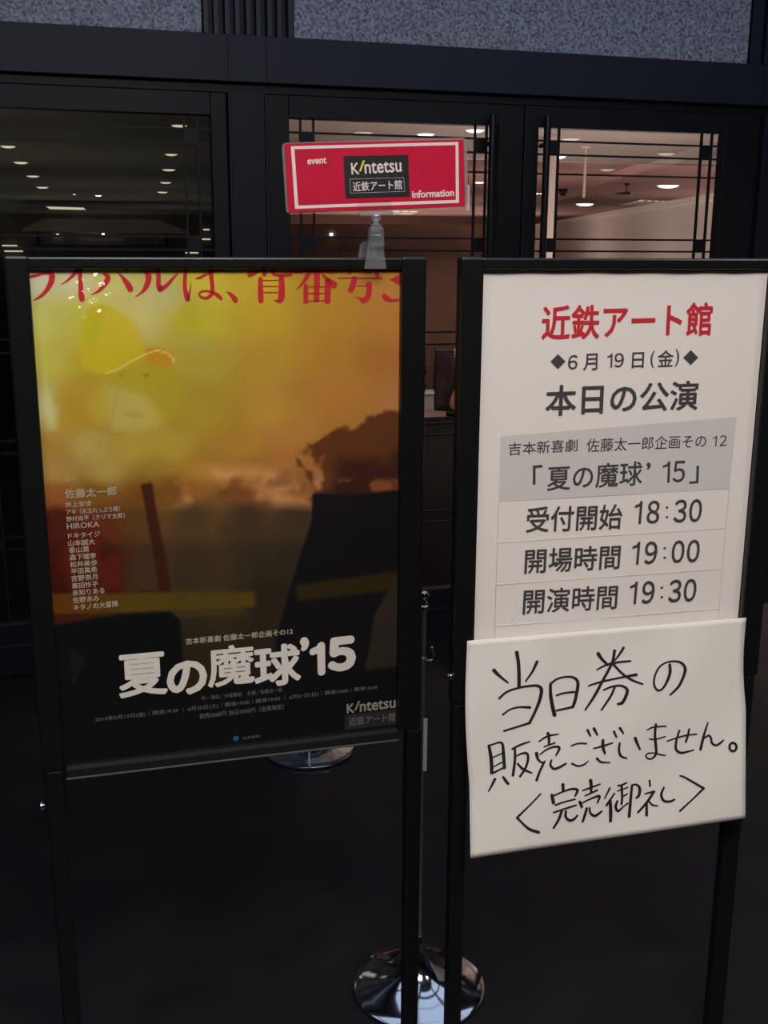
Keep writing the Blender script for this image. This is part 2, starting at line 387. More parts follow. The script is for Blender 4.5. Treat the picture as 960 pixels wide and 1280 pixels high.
lamp('lampw', 594, 163, 25, 'bright round downlight at the top right of the middle door glass', 'bright downlight at the door corner', ZC)
lamp('lampw', 619, 172, 9, 'bright small downlight seen in the sliver right of the middle door handle', 'downlight in the glass sliver', ZC)
for (x, y, w), d in zip(((599, 228, 13), (617, 228, 7)), ('left of the pull handle', 'right of the pull handle')):
    lamp('lampw', x, y, w, 'bright small downlight right of the red sign card, '+d, 'small downlights right of the red sign', ZC+.03)

def panel_lamp(corners, z, m, label, cells=0):
    P = [at_z(x, y, z) for x, y in corners]; c = sum(P, Vector())/4
    t = thing('ceiling_panel_light', label, 'light', c)
    L = [p-c for p in P]
    obj('diffuser', MB().add([(p.x, p.y, -.004) for p in L], [(0, 1, 2, 3)]), m, t)
    fr = MB()
    for i in range(4):
        a, b = L[i], L[(i+1) % 4]; fr.tube([(a.x, a.y, -.006), (b.x, b.y, -.006)], .012, 4)
    obj('panel_frame', fr, MT['hcap'], t)
    if cells:
        for k in range(1, cells):
            f = k/cells
            a = L[0].lerp(L[1], f); b = L[3].lerp(L[2], f)
            obj('louver_blade', MB().tube([(a.x, a.y, -.012), (b.x, b.y, -.012)], .02, 4), MT['hcap'], t)
            a = L[0].lerp(L[3], f); b = L[1].lerp(L[2], f)
            obj('louver_blade', MB().tube([(a.x, a.y, -.012), (b.x, b.y, -.012)], .02, 4), MT['hcap'], t)
panel_lamp([(56, 257), (104, 258.5), (108, 262), (62, 261)], ZC, MT['lampy'], 'long pale fluorescent ceiling panel seen through the left glass door')
panel_lamp([(800, 249), (845, 251), (832, 256), (775, 255)], ZC+.03, MT['lampy'], 'square louvred ceiling panel glowing pale yellow behind the right door', 5)
panel_lamp([(490, 262.5), (524, 263), (515, 267.5), (492, 267)], ZC+.03, MT['lampy'], 'pale yellow ceiling panel just below the red sign card', 3)

def strip_lamp(x, y, w, h, Y, m, label, group):
    P = at_y(x, y, Y); s = (P-EYEP).dot(FWD)/F_PX
    t = thing('strip_light', label, 'light', P, 0, group)
    obj('tube', MB().box(-w*s/2, w*s/2, -.02, .02, -h*s/2, h*s/2), m, t)
    obj('holder', MB().box(-w*s/2-.01, w*s/2+.01, .02, .05, -h*s/2-.008, h*s/2+.008), MT['dark'], t)
W_ = lyf-.055
for x, y, w, d in ((258, 287, 8, 'short upper one of the three'), (256, 299, 14, 'middle one of the three'), (240, 316, 16, 'lowest of the three')):
    strip_lamp(x, y, w, 1.8, W_, MT['lampy'], 'thin strip light beside the left door lattice, '+d, 'strip lights on the dim far wall')
for x, y, w, d in ((12, 307, 18, 'upper of two'), (17, 314, 22, 'lower of two')):
    strip_lamp(x, y, w, 1.8, W_, MT['lampy'], 'thin pale strip light at the left edge above the poster stand, '+d, 'strip lights on the dim far wall')
strip_lamp(125, 295, 58, 1.6, W_, MT['lampy'], 'longest pale strip light running low behind the left glass door', 'strip lights on the dim far wall')
strip_lamp(72, 294, 3.2, 2.8, W_, MT['spark'], 'tiny bright spot lamp left of the orange glow in the dim hall', 'spot lamps in the dim hall')
strip_lamp(129, 293, 3.2, 2.8, W_-.08, MT['spark'], 'tiny bright spot lamp just right below the orange glow', 'spot lamps in the dim hall')
strip_lamp(121, 288, 16, 5, W_, MT['warm'], 'small orange glowing sign low behind the left glass door', 'orange glow')
lamp('spark', 93, 243, 4, 'tiny bluish-white ceiling lamp above the long panel light, left of its twin', 'small ceiling lamps of the dim hall', ZC)
lamp('spark', 123, 244.5, 9, 'small bluish-white ceiling lamp right of the tiny one in the dim hall', 'small ceiling lamps of the dim hall', ZC)
strip_lamp(100, 281, 8, 1.6, W_, MT['lampy'], 'short faint strip light just above the orange glow', 'strip lights on the dim far wall')
strip_lamp(435, 285.5, 27, 1.6, yf-.055, MT['lampy'], 'thin pale strip light just left below the red sign card', 'strip light under the red sign')
Yp = hpos(405, 298, 11.03).y
strip_lamp(405, 298, 20, 1.4, hpos(405, 298, 11.52).y, MT['lampd'], 'faint strip light on the brown partition left of the clear clip', 'strip light left of the clip')
strip_lamp(414, 293, 3.2, 3.2, hpos(414, 293, 11.03).y, MT['spark'], 'tiny bright spot lamp on the brown partition left of the clear clip', 'spot left of the clip')
Pu = at_y(585, 247, 13.0)
t = thing('pendant_light', 'upright pale pendant light hanging just right of the red sign card', 'light', (Pu.x, 13.0, HC+.03))
obj('cord', MB().tube([(0, 0, 0), (0, 0, Pu.z+.15-HC-.03)], .004, 6), MT['dark'], t)
obj('tube', MB().lathe([(.001, Pu.z+.15-HC-.03), (.018, Pu.z+.145-HC-.03), (.018, Pu.z-.145-HC-.03), (.001, Pu.z-.15-HC-.03)], n=14), MT['lampd'], t)

# dim hall: long low counter with a sloping canopy and dark stock on it, hanging sign above
Pc = at_y(130, 302, 22)
t = thing('display_counter', 'long low counter with pale canopy edge in the dim left hall', 'counter', (Pc.x, 22, 0))
obj('counter_body', MB().box(-1.3, 1.3, 0, .7, 0, 1.55), MT['dark'], t, bevel=.02)
obj('canopy', MB().prism([(-1.45, 1.83), (-1.05, 2.02), (1.0, 2.02), (1.6, 1.80), (1.6, 1.77), (-1.45, 1.80)], -.2, .8), MT['lwall'], t)
for x in (-1.2, 1.2): obj('canopy_post', MB().box(x-.03, x+.03, .3, .36, 1.5, 1.85), MT['dark'], t)

# right hall fittings
Pp = hpos(731, 215, 9.5)
t = thing('ceiling_rod', 'slim white rod hanging from the ceiling behind the right door', 'rod', (Pp.x, Pp.y, HC))
obj('rod', MB().tube([(0, 0, 0), (0, 0, -.40)], .012, 10), MT['hcap'], t); obj('rosette', MB().lathe([(.0, -.012), (.03, -.012), (.04, 0)], n=20, cap=False), MT['hcap'], t)
Pp = at_z(784, 229, HC+.03)
t = thing('track_spotlight', 'dark spotlight on a stem under the ceiling behind the right door', 'spotlight', (Pp.x, Pp.y, HC+.03))
obj('stem', MB().tube([(0, 0, 0), (-.01, 0, -.11)], .008, 8), MT['dark'], t)
obj('mount', MB().lathe([(.0, -.03), (.03, -.03), (.035, 0)], n=16, cap=False), MT['dark'], t)
obj('lamp_head', MB().prism([(-.14, -.125), (.03, -.105), (.03, -.145), (-.14, -.14)], -.05, .05), MT['dark'], t, bevel=.005)
Pp = at_z(704, 236, HC+.03)
t = thing('dome_camera', 'dark round dome camera under the ceiling beside the right door handle', 'camera', (Pp.x, Pp.y, HC+.03))
obj('dome', MB().lathe([(.0, -.10), (.03, -.095), (.055, -.07), (.065, -.03), (.065, 0)], n=24, cap=False), MT['handle'], t)
obj('collar', MB().lathe([(.066, -.02), (.075, -.015), (.075, 0)], n=24, cap=False), MT['dark'], t)
Pp = hpos(689, 230, 8.6)
struct('trim_12', MB().box(Pp.x-.04, Pp.x+.04, Pp.y, Pp.y+.08, 0, HC), MT['hwhite'])
# things against the low brown partition
dn = (B-A).normalized(); pn = Vector((dn.y, -dn.x, 0))
def on_part(x, off): q = hpos(x, 325, 11.1); return Vector((q.x, q.y, 0))+pn*off
ang = math.atan2(dn.y, dn.x)
c = on_part(556, .36)
t = thing('dark_cabinet', 'tall dark cabinet against the brown partition between the two boards', 'cabinet', c, ang)
obj('carcass', MB().box(-.09, .55, -.2, .2, 0.02, .585), MT['cabinet'], t, bevel=.006); obj('plinth', MB().box(-.08, .54, -.18, .18, 0, .02), MT['dark'], t)
obj('door', MB().box(-.08, .225, -.212, -.2, .05, .56), MT['cabinet'], t, bevel=.003); obj('door', MB().box(.235, .54, -.212, -.2, .05, .56), MT['cabinet'], t, bevel=.003)
c = on_part(529, .36)
t = thing('white_box', 'pale low box on the floor beside the dark cabinet', 'box', c, ang)
obj('box_body', MB().box(-.12, .115, -.15, .15, 0, .145), MT['cloth'], t, bevel=.004); obj('box_lid', MB().box(-.125, .12, -.155, .155, .145, .16), MT['cloth'], t, bevel=.003)
t = thing('leafy_plant', 'dark leafy plant standing on the pale low box', 'plant', (c.x, c.y, .161), ang)
obj('pot', MB().lathe([(.03, 0), (.045, .07), (.04, .07), (.0, .06)], n=20), MT['dark'], t)
for i in range(18):
    a = i*2.4; r = .025+.02*(i % 3); h = .14+.014*i
    b = Vector((math.cos(a), math.sin(a), 0)); s = Vector((-b.y, b.x, 0))*.02
    p0 = Vector((0, 0, .06)); p1 = b*r*.6+Vector((0, 0, h)); p2 = b*(r+.015)+Vector((0, 0, h-.01))
    obj('leaf', MB().add([p0, p1+s, p2, p1-s], [(0, 1, 2, 3)]), MT['leaf'], t)
c = on_part(542, .012)
t = thing('wall_notice', 'small framed notice hanging on the brown partition between the boards', 'notice', (c.x, c.y, .65), ang)
obj('notice_frame', MB().box(-.06, .06, -.008, 0, 0, .25), MT['cabinet'], t, bevel=.002)
for i in range(6): obj('notice_line', MB().box(-.03-.005*(i % 2), .03, -.010, -.008, .06+i*.03, .07+i*.03), MT['grey'], t)

# woman in a dark dress standing in the hall, mostly behind the right-hand board
def person(x, dist):
    q = hpos(x, 325, dist); t = thing('person', 'person in long dark dress walking in the hall behind the gap between the boards', 'person', (q.x, q.y, 0), math.pi/2-YAW)
    t.scale = (.84, .84, .84)
    sk = bpy.data.meshes.new('body')
    J = {'pel': (0, 0, .90, .12), 'waist': (0, .0, 1.05, .105), 'chest': (0, .01, 1.25, .125), 'sh': (0, .01, 1.34, .10), 'neck': (0, 0, 1.41, .048), 'head0': (0, -.01, 1.49, .07), 'head1': (0, -.01, 1.58, .075), 'head2': (0, 0, 1.63, .05),
         'hl': (-.09, 0, .84, .085), 'kl': (-.085, .05, .47, .052), 'cl': (-.085, .13, .33, .05), 'al': (-.085, .20, .11, .032), 'tl': (-.09, .09, .03, .026),
         'hr': (.09, 0, .84, .085), 'kr': (.095, -.015, .47, .052), 'cr': (.095, .02, .33, .05), 'ar': (.095, .01, .08, .032), 'tr': (.10, -.13, .03, .026),
         'sl': (-.165, .01, 1.33, .05), 'el': (-.205, .12, 1.09, .038), 'wl': (-.208, .14, .86, .024), 'pl': (-.208, .145, .81, .022),
         'sr': (.165, .01, 1.33, .05), 'er': (.215, .03, 1.07, .038), 'wr': (.21, -.08, .86, .024), 'pr': (.208, -.10, .81, .022)}
    E_ = [('pel', 'waist'), ('waist', 'chest'), ('chest', 'sh'), ('sh', 'neck'), ('neck', 'head0'), ('head0', 'head1'), ('head1', 'head2')]
    for s in 'lr': E_ += [('pel', 'h'+s), ('h'+s, 'k'+s), ('k'+s, 'c'+s), ('c'+s, 'a'+s), ('a'+s, 't'+s), ('sh', 's'+s), ('s'+s, 'e'+s), ('e'+s, 'w'+s), ('w'+s, 'p'+s)]
    for s, g in (('l', -1), ('r', 1)):
        for k in range(4):
            n0 = 'f%s%d' % (s, k); yo = -.115 if g > 0 else .14; J[n0+'a'] = (g*.208+(k-1.5)*.004, yo+(k-1.5)*.016, .775, .008); J[n0+'b'] = (g*.203, yo+(k-1.5)*.017, .735-.006*(k in (1, 2)), .007)
            E_ += [('p'+s, n0+'a'), (n0+'a', n0+'b')]
        J['th'+s] = (g*.20, yo-.02, .80, .009); J['tk'+s] = (g*.195, yo-.03, .77, .008); E_ += [('p'+s, 'th'+s), ('th'+s, 'tk'+s)]
    K = list(J); sk.from_pydata([J[k][:3] for k in K], [(K.index(a), K.index(b)) for a, b in E_], [])
    o = obj('body', sk, MT['skin'], t)
    m = o.modifiers.new('skin', 'SKIN'); o.modifiers.new('sub', 'SUBSURF').levels = 2; o.modifiers['sub'].render_levels = 2
    for i, k in enumerate(K):
        sv = sk.skin_vertices[0].data[i]; sv.radius = (J[k][3], J[k][3]); sv.use_root = (k == 'pel')
    d = MB(); d.sm = True; n = 28; vs = []; rows = [(.24, .19, .22), (.42, .20, .18), (.62, .19, .15), (.80, .185, .15), (.95, .165, .14), (1.06, .135, .12), (1.22, .165, .14), (1.33, .17, .125), (1.385, .09, .08)]
    for z, a, b in rows:
        for i in range(n):
            g = 2*math.pi*i/n; f = 1+(.05*math.sin(g*7) if z < .7 else 0); vs.append((a*f*math.cos(g), b*f*math.sin(g)+.005, z))
    d.add(vs, [(j*n+i, j*n+(i+1) % n, (j+1)*n+(i+1) % n, (j+1)*n+i) for j in range(len(rows)-1) for i in range(n)])
    obj('dress', d, MT['dress'], t)
    for g in (-1, 1): obj('sleeve', MB().tube([(g*.12, .01, 1.335), (g*.172, .02, 1.30), (g*.20, .06 if g < 0 else .022, 1.17)], [.058, .064, .056], 16), MT['dress'], t)
    hr = MB(); n = 24
    hr.lathe([(.01, 1.70), (.055, 1.685), (.080, 1.63), (.084, 1.56), (.080, 1.48), (.072, 1.40)], 0, .034, n, cap=False)
    obj('hair', hr, MT['hair'], t)
    for g in (-1, 1): obj('eye', MB().lathe([(.001, -.006), (.008, 0), (.001, .006)], n=10), MT['hair'], t, loc=(g*.026, -.086, 1.545)); obj('ear', MB().lathe([(.002, -.02), (.012, 0), (.002, .02)], n=10), MT['skin'], t, loc=(g*.078, 0, 1.53))
    obj('nose', MB().prism([(-.01, 1.505), (.01, 1.505), (0, 1.545)], -.10, -.07), MT['skin'], t)
    obj('mouth', MB().box(-.018, .018, -.088, -.078, 1.478, 1.484), mat('lips', (.3, .08, .08), .5), t)
    for g in (-1, 1): obj('shoe', MB().prism([(0, 0), (0, .05), (.08, .055), (.17, .03), (.22, .02), (.22, 0)], -.035, .035), MT['handle'], t, bevel=.01).matrix_local = Matrix.Translation((g*.09, .26 if g < 0 else .06, 0)) @ Matrix.Rotation(-math.pi/2, 4, 'Z')
    obj('folded_cloth', MB().box(-.25, -.18, .12, .19, .66, .76), MT['cloth'], t, bevel=.01, label='white cloth held in the hand')
person(590, 10.3)

# ------------------------------------------------------------------ writing
_tc = {}
def text_mesh(s, off):
    if s == '１':
        p = [(.20, 0), (.275, 0), (.275, .74), (.215, .74), (.165, .655), (0, .60), (0, .54), (.20, .59)]
        return np.array([(x, y, 0) for x, y in p]), [tuple(range(8))]
    if (s, off) in _tc: return _tc[(s, off)]
    cu = bpy.data.curves.new('t', 'FONT'); cu.body = s; cu.size = 1; cu.offset = off; cu.resolution_u = 3; cu.fill_mode = 'BOTH'
    to = bpy.data.objects.new('t', cu); COL.objects.link(to)
    dg = bpy.context.evaluated_depsgraph_get(); me = bpy.data.meshes.new_from_object(to.evaluated_get(dg))
    co = np.zeros(len(me.vertices)*3); me.vertices.foreach_get('co', co); co = co.reshape(-1, 3)
    fs = [tuple(p.vertices) for p in me.polygons]
    bpy.data.objects.remove(to); bpy.data.curves.remove(cu); bpy.data.meshes.remove(me)
    _tc[(s, off)] = (co, fs); return co, fs
def write(pl, parent, s, L, R, h, m, off=0, v=-.001, name='lettering', shear=0):
    """print s between pixel L (left middle) and R (right middle), h pixels tall, on plane pl at local depth v"""
    co, fs = text_mesh(s, 0); lo, hi = co.min(0), co.max(0); lo = lo-off; hi = hi+off
    a, b = pl.px(*L, v), pl.px(*R, v); mx, my = (L[0]+R[0])/2, (L[1]+R[1])/2
    hh = (pl.px(mx, my-h/2, v)-pl.px(mx, my+h/2, v)).length
    e = (b-a); ln = e.length; e = e/ln; up = Vector((-e.z, 0, e.x))
    X = (co[:, 0]-lo[0])/(hi[0]-lo[0])*ln; Y = ((co[:, 1]-lo[1])/(hi[1]-lo[1])-.5)*hh; X = X+Y*shear
    kx = ln/(hi[0]-lo[0]); ky = hh/(hi[1]-lo[1]); mb = MB(); sh = [(0, 0)]
    if off: sh += [(off*math.cos(g), off*math.sin(g)) for g in np.arange(8)*math.pi/4]
    if off > .03: sh += [(off*.5*math.cos(g), off*.5*math.sin(g)) for g in np.arange(4)*math.pi/2]
    for k, (ox, oy) in enumerate(sh):
        mb.add([(a.x+e.x*(x+ox*kx)+up.x*(y+oy*ky), v-k*.00002, a.z+e.z*(x+ox*kx)+up.z*(y+oy*ky)) for x, y in zip(X, Y)], fs)
    return obj(name, mb, m, parent)
def smooth(P, k=5):
    P = np.array(P, float)
    if len(P) < 3: return P
    Q = np.vstack([2*P[0]-P[1], P, 2*P[-1]-P[-2]]); out = []
    for i in range(1, len(Q)-2):
        p0, p1, p2, p3 = Q[i-1:i+3]
        for j in range(k):
            t = j/k; out.append(.5*((2*p1)+(-p0+p2)*t+(2*p0-5*p1+4*p2-p3)*t*t+(-p0+3*p1-3*p2+p3)*t**3))
    out.append(P[-1]); out = np.array(out); out[:, 2] = np.maximum(out[:, 2], 2); return out
def stroke(mb, pts, org, sc, place, wk=1.0, cap=True):
    P = smooth(pts); n = len(P); poly = []
    T = np.gradient(P[:, :2], axis=0); T /= np.linalg.norm(T, axis=1)[:, None]+1e-9; N = np.stack([-T[:, 1], T[:, 0]], 1)
    Lf = P[:, :2]+N*P[:, 2:3]*wk/2; Rt = P[:, :2]-N*P[:, 2:3]*wk/2
    row = [(Lf[i], P[i, :2], Rt[i]) for i in range(n)]
    vs = []
    for r in row:
        for q in r: vs.append(place(org[0]+q[0]*sc, org[1]+q[1]*sc))
    fs = [(i*3+k, i*3+k+1, i*3+k+4, i*3+k+3) for i in range(n-1) for k in (0, 1)]
    base = len(vs)
    for idx, sg in ((0, -1), (n-1, 1)):
        c = P[idx, :2]; w = P[idx, 2]*wk/2; ring = []
        for k in range(1, 6):
            a = math.pi*k/6; q = c+N[idx]*w*math.cos(a)+T[idx]*sg*w*math.sin(a)*.8; vs.append(place(org[0]+q[0]*sc, org[1]+q[1]*sc)); ring.append(len(vs)-1)
        fs.append(tuple([idx*3]+ring+[idx*3+2, idx*3+1]))
    mb.add(vs, fs)

# ------------------------------------------------------------------ poster board (left) and schedule board (right)
PL = Plane(-.0516, 1.7689, -.006); PR = Plane(.6264, 1.6338, -.035)
def board(pl, name, label, W, zt, zb, lw, rw, legL, legR, foot, boltz):
    t = thing(name, label, 'sign stand', pl.o, pl.a)
    zl = zb+.06
    obj('post', MB().box(-lw, 0, -.012, .016, zb-.005, zt+.018), MT['black'], t, bevel=.004)
    obj('post', MB().box(W, W+rw, -.012, .016, zb-.005, zt+.018), MT['black'], t, bevel=.004)
    obj('leg', MB().box(legL[0], legL[1], -.010, .014, .02, zb-.005), MT['black'], t, bevel=.004)
    obj('leg', MB().box(legR[0], legR[1], -.010, .014, .02, zb-.005), MT['black'], t, bevel=.004)
    obj('top_rail', MB().box(-.003, W+.003, -.010, .015, zt-.001, zt+.0165), MT['black'], t, bevel=.003)
    br = obj('bottom_rail', MB().box(.001, W+.003, -.014, .015, zb-.024, zb), MT['rail'], t, bevel=.005)
    obj('rail_highlight', MB().box(.003, W, -.0155, -.012, zb-.022, zb-.0185), MT['rail_shine'], br, bevel=.001)  # highlight on the rail's lower edge, put in as a pale strip
    obj('back_panel', MB().box(-.002, W+.002, .007, .011, zb-.003, zt+.003), MT['backing'], t)
    for lg in (legL, legR):
        x = (lg[0]+lg[1])/2
        obj('foot', MB().box(x-.016, x+.016, -.34, .016, 0, .02), MT['black'], t, bevel=.004)
    for x, s in ((-lw, -1),):
        k = MB().lathe([(.006, 0), (.007, .002), (.007, .006), (.004, .008)], n=16).mesh('bolt')
        o = obj('bolt', k, MT['chrome'], t); o.rotation_euler = (0, s*math.pi/2, 0); o.location = (x+s*.0001, -.004, boltz)
    return t
tl = board(PL, 'poster_stand', 'black poster stand on the left holding a yellow sunset theatre poster', .584, 1.5155, .697, .036, .043, (-.032, -.002), (.601, .631), 0, .628)
tr = board(PR, 'schedule_stand', 'black sign stand on the right holding a white printed schedule', .505, 1.5168, .797, .037, .042, (-.034, -.006), (.509, .543), 0, .842)

# --- left poster: printed picture as colours on a fine grid, floor reflection in its lower browns
NX, NZ = 230, 320
us = np.linspace(0, .584, NX); zs = np.linspace(1.5165, .695, NZ); U, Z = np.meshgrid(us, zs)
ca, sa = math.cos(PL.a), math.sin(PL.a)
Wd = np.stack([PL.o.x+ca*U, PL.o.y+sa*U, Z-EYE], -1)
R_, U_, F_ = np.array(RGT), np.array(UPV), np.array(FWD)
PX = 480+F_PX*(Wd@R_)/(Wd@F_); PY = 640-F_PX*(Wd@U_)/(Wd@F_)       # poster coordinates as seen on the printed sheet
def fbm(w, h, o=5, ax=1, seed=1):
    r = np.random.default_rng(seed); out = np.zeros((NZ, NX)); amp = 1; tot = 0
    for k in range(o):
        gx, gz = int(w*2**k)+2, int(h*2**k)+2; g = r.random((gz, gx))
        x = np.linspace(0, gx-1.001, NX); z = np.linspace(0, gz-1.001, NZ); xi = x.astype(int); zi = z.astype(int); fx = (x-xi); fz = (z-zi)
        fx = fx*fx*(3-2*fx); fz = fz*fz*(3-2*fz)
        a = g[np.ix_(zi, xi)]*(1-fx)+g[np.ix_(zi, np.minimum(xi+1, gx-1))]*fx; b = g[np.ix_(np.minimum(zi+1, gz-1), xi)]*(1-fx)+g[np.ix_(np.minimum(zi+1, gz-1), np.minimum(xi+1, gx-1))]*fx
        out += amp*(a*(1-fz[:, None])+b*fz[:, None]); tot += amp; amp *= .5
    return out/tot
CP = [(40, 345, 190, 186, 160), (90, 345, 185, 180, 140), (150, 350, 172, 166, 95), (200, 372, 176, 168, 112), (250, 345, 180, 168, 55), (320, 345, 172, 148, 45), (400, 345, 160, 125, 42), (495, 345, 166, 118, 55),
 (50, 400, 180, 178, 95), (100, 400, 178, 170, 70), (180, 400, 180, 170, 100), (240, 400, 172, 160, 45), (330, 400, 168, 140, 45), (420, 400, 160, 118, 45), (495, 400, 165, 112, 52),
 (55, 450, 178, 170, 75), (110, 460, 170, 152, 45), (180, 460, 165, 146, 42), (250, 450, 166, 148, 55), (330, 450, 165, 132, 48), (420, 450, 165, 115, 45), (495, 450, 162, 104, 50),
 (62, 510, 182, 178, 120), (90, 510, 165, 135, 42), (160, 510, 166, 152, 70), (210, 500, 156, 135, 40), (260, 510, 158, 132, 45), (340, 510, 165, 125, 52), (420, 500, 165, 112, 50), (495, 500, 168, 112, 62),
 (68, 560, 160, 125, 55), (110, 560, 168, 148, 78), (160, 560, 165, 138, 58), (220, 560, 158, 132, 50), (300, 560, 158, 118, 45), (370, 545, 165, 115, 55), (370, 570, 160, 105, 50),
 (75, 590, 165, 130, 68), (130, 590, 165, 140, 72), (200, 595, 145, 115, 45), (250, 590, 150, 112, 45), (320, 590, 140, 98, 45), (370, 590, 150, 98, 55),
 (72, 618, 138, 82, 40), (120, 618, 118, 80, 30), (180, 618, 110, 70, 28), (240, 612, 130, 82, 40), (310, 612, 130, 78, 40), (370, 610, 130, 78, 45),
 (75, 650, 105, 48, 26), (130, 650, 92, 42, 24), (180, 650, 84, 58, 30), (240, 645, 68, 52, 34), (310, 645, 62, 48, 36), (370, 645, 60, 46, 36),
 (80, 700, 72, 26, 18), (130, 700, 60, 24, 18), (190, 700, 60, 44, 30), (240, 700, 54, 43, 30), (320, 700, 50, 42, 32), (370, 700, 46, 38, 30),
 (85, 735, 48, 20, 14), (230, 730, 52, 42, 28), (340, 740, 40, 34, 24), (230, 800, 42, 35, 26), (340, 800, 40, 34, 26), (240, 850, 40, 34, 26), (320, 850, 36, 30, 24), (480, 800, 42, 37, 30), (480, 730, 44, 38, 30)]  # lower browns are partly print, partly floor reflection put into the colour
CPa = np.array(CP, float); acc = np.zeros((NZ, NX, 3)); wt = np.zeros((NZ, NX))
for x, y, r, g, b in CPa:
    w = 1/((((PX-x)/1.3)**2+(PY-y)**2+60)**1.7); acc += w[..., None]*np.array([r, g, b]); wt += w
IMG = acc/wt[..., None]
def inpoly(poly, soft=1.2):
    """signed-distance coverage of a polygon"""
    n = len(poly); inside = np.zeros(PX.shape, bool); dmin = np.full(PX.shape, 1e9)
    for i in range(n):
        (x1, y1), (x2, y2) = poly[i], poly[(i+1) % n]
        c = ((y1 > PY) != (y2 > PY)) & (PX < (x2-x1)*(PY-y1)/((y2-y1) or 1e-9)+x1); inside ^= c
        ex, ey = x2-x1, y2-y1; t = np.clip(((PX-x1)*ex+(PY-y1)*ey)/(ex*ex+ey*ey+1e-9), 0, 1)
        dmin = np.minimum(dmin, np.hypot(PX-x1-t*ex, PY-y1-t*ey))
    sd = np.where(inside, dmin, -dmin); return np.clip(sd/soft/2+.5, 0, 1)
def paint(mask, col, k=1.0):
    global IMG
    m = (mask*k)[..., None]; IMG = IMG*(1-m)+np.array(col, float)*m
def line(pts, w): 
    d = np.full(PX.shape, 1e9)
    for (x1, y1), (x2, y2) in zip(pts, pts[1:]):
        ex, ey = x2-x1, y2-y1; t = np.clip(((PX-x1)*ex+(PY-y1)*ey)/(ex*ex+ey*ey+1e-9), 0, 1); d = np.minimum(d, np.hypot(PX-x1-t*ex, PY-y1-t*ey))
    return np.clip((w-d)/1.2+.5, 0, 1)
def Z7(p): return [(40+x*.2708, 350+y*.2708) for x, y in p]
n1 = fbm(5, 7, 5, seed=3); n2 = fbm(9, 16, 4, seed=4); n3 = fbm(4, 4, 3, seed=8)
IMG *= (1+(n3-.5)*.14+(n2-.5)*.10)[..., None]
# a man in a cap, faint in the haze
paint(inpoly(Z7([(120, 500), (250, 415), (330, 430), (350, 500), (370, 600), (330, 700), (260, 690), (140, 730), (100, 640), (90, 560)]), 5), (160, 128, 38), .55)
paint(inpoly(Z7([(60, 430), (85, 540), (120, 600), (110, 690), (75, 690), (55, 560)]), 4), (186, 182, 128), .55)
paint(inpoly(Z7([(330, 430), (420, 405), (540, 400), (640, 420), (690, 500), (680, 620), (600, 660), (590, 600), (540, 540), (440, 500), (340, 480)]), 6), (158, 140, 40), .6)
paint(inpoly(Z7([(330, 480), (400, 500), (500, 530), (560, 560), (590, 620), (590, 670), (480, 700), (380, 690), (330, 620)]), 5), (172, 158, 82), .6)
paint(inpoly(Z7([(250, 540), (340, 480), (360, 620), (310, 670), (260, 610)]), 5), (172, 152, 55), .5)
paint(inpoly(Z7([(420, 625), (450, 605), (500, 610), (520, 630), (480, 640)]), 3), (155, 132, 60), .6)
paint(line(Z7([(350, 700), (372, 640), (385, 560), (400, 500)]), .5), (140, 110, 40), .5)
paint(line(Z7([(120, 760), (200, 755), (250, 800), (270, 850)]), .6), (150, 118, 50), .4)
paint(line(Z7([(190, 620), (260, 660), (350, 710), (420, 715)]), 1.0), (150, 118, 45), .5)
paint(inpoly(Z7([(515, 440), (528, 432), (540, 440), (528, 450)]), 2), (125, 100, 35), .8)
paint(inpoly(Z7([(400, 440), (412, 432), (424, 440), (412, 450)]), 2), (130, 110, 40), .5)
crown = Z7([(232, 400), (215, 320), (225, 220), (260, 135), (320, 108), (380, 130), (440, 170), (480, 205), (500, 265), (532, 322), (525, 345), (440, 392), (380, 425), (320, 432), (260, 420)])
paint(inpoly(crown, 2.5), (182, 162, 32), .7)
paint(inpoly(Z7([(235, 250), (270, 150), (320, 125), (330, 200), (300, 290), (250, 300)]), 8), (165, 160, 34), .7)
paint(inpoly(Z7([(520, 320), (575, 312), (630, 325), (656, 358), (655, 395), (620, 408), (565, 400), (530, 372)]), 1.5), (174, 124, 36), .9)
paint(line(Z7([(340, 430), (400, 412), (460, 375), (520, 345), (575, 325), (620, 335), (652, 362), (657, 388)]), .8), (205, 185, 110), .9)
paint(inpoly(Z7([(690, 270), (760, 250), (830, 280), (800, 330), (720, 340)]), 8), (160, 150, 80), .4)
# blotchy cloud edge below the haze
cl = np.clip((n1-.47)*7, 0, 1)*np.clip((PY-575)/18, 0, 1)*np.clip((640-PY)/16, 0, 1)*np.clip((PX-150)/60, 0, 1)
paint(cl, (196, 140, 88), .75)
cl = np.clip((.5-n2)*8, 0, 1)*np.clip((PY-588)/14, 0, 1)*np.clip((628-PY)/12, 0, 1)*np.clip((PX-160)/50, 0, 1); paint(cl, (96, 58, 28), .6)
paint(inpoly([(55, 640), (70, 634), (112, 650), (126, 668), (140, 705), (148, 690), (152, 725), (156, 745), (150, 760), (40, 765)], 5), (58, 21, 15), .7)
paint(inpoly([(100, 640), (112, 636), (125, 662), (128, 700), (150, 690), (152, 735), (90, 748), (75, 700)], 6), (104, 34, 22), .45)
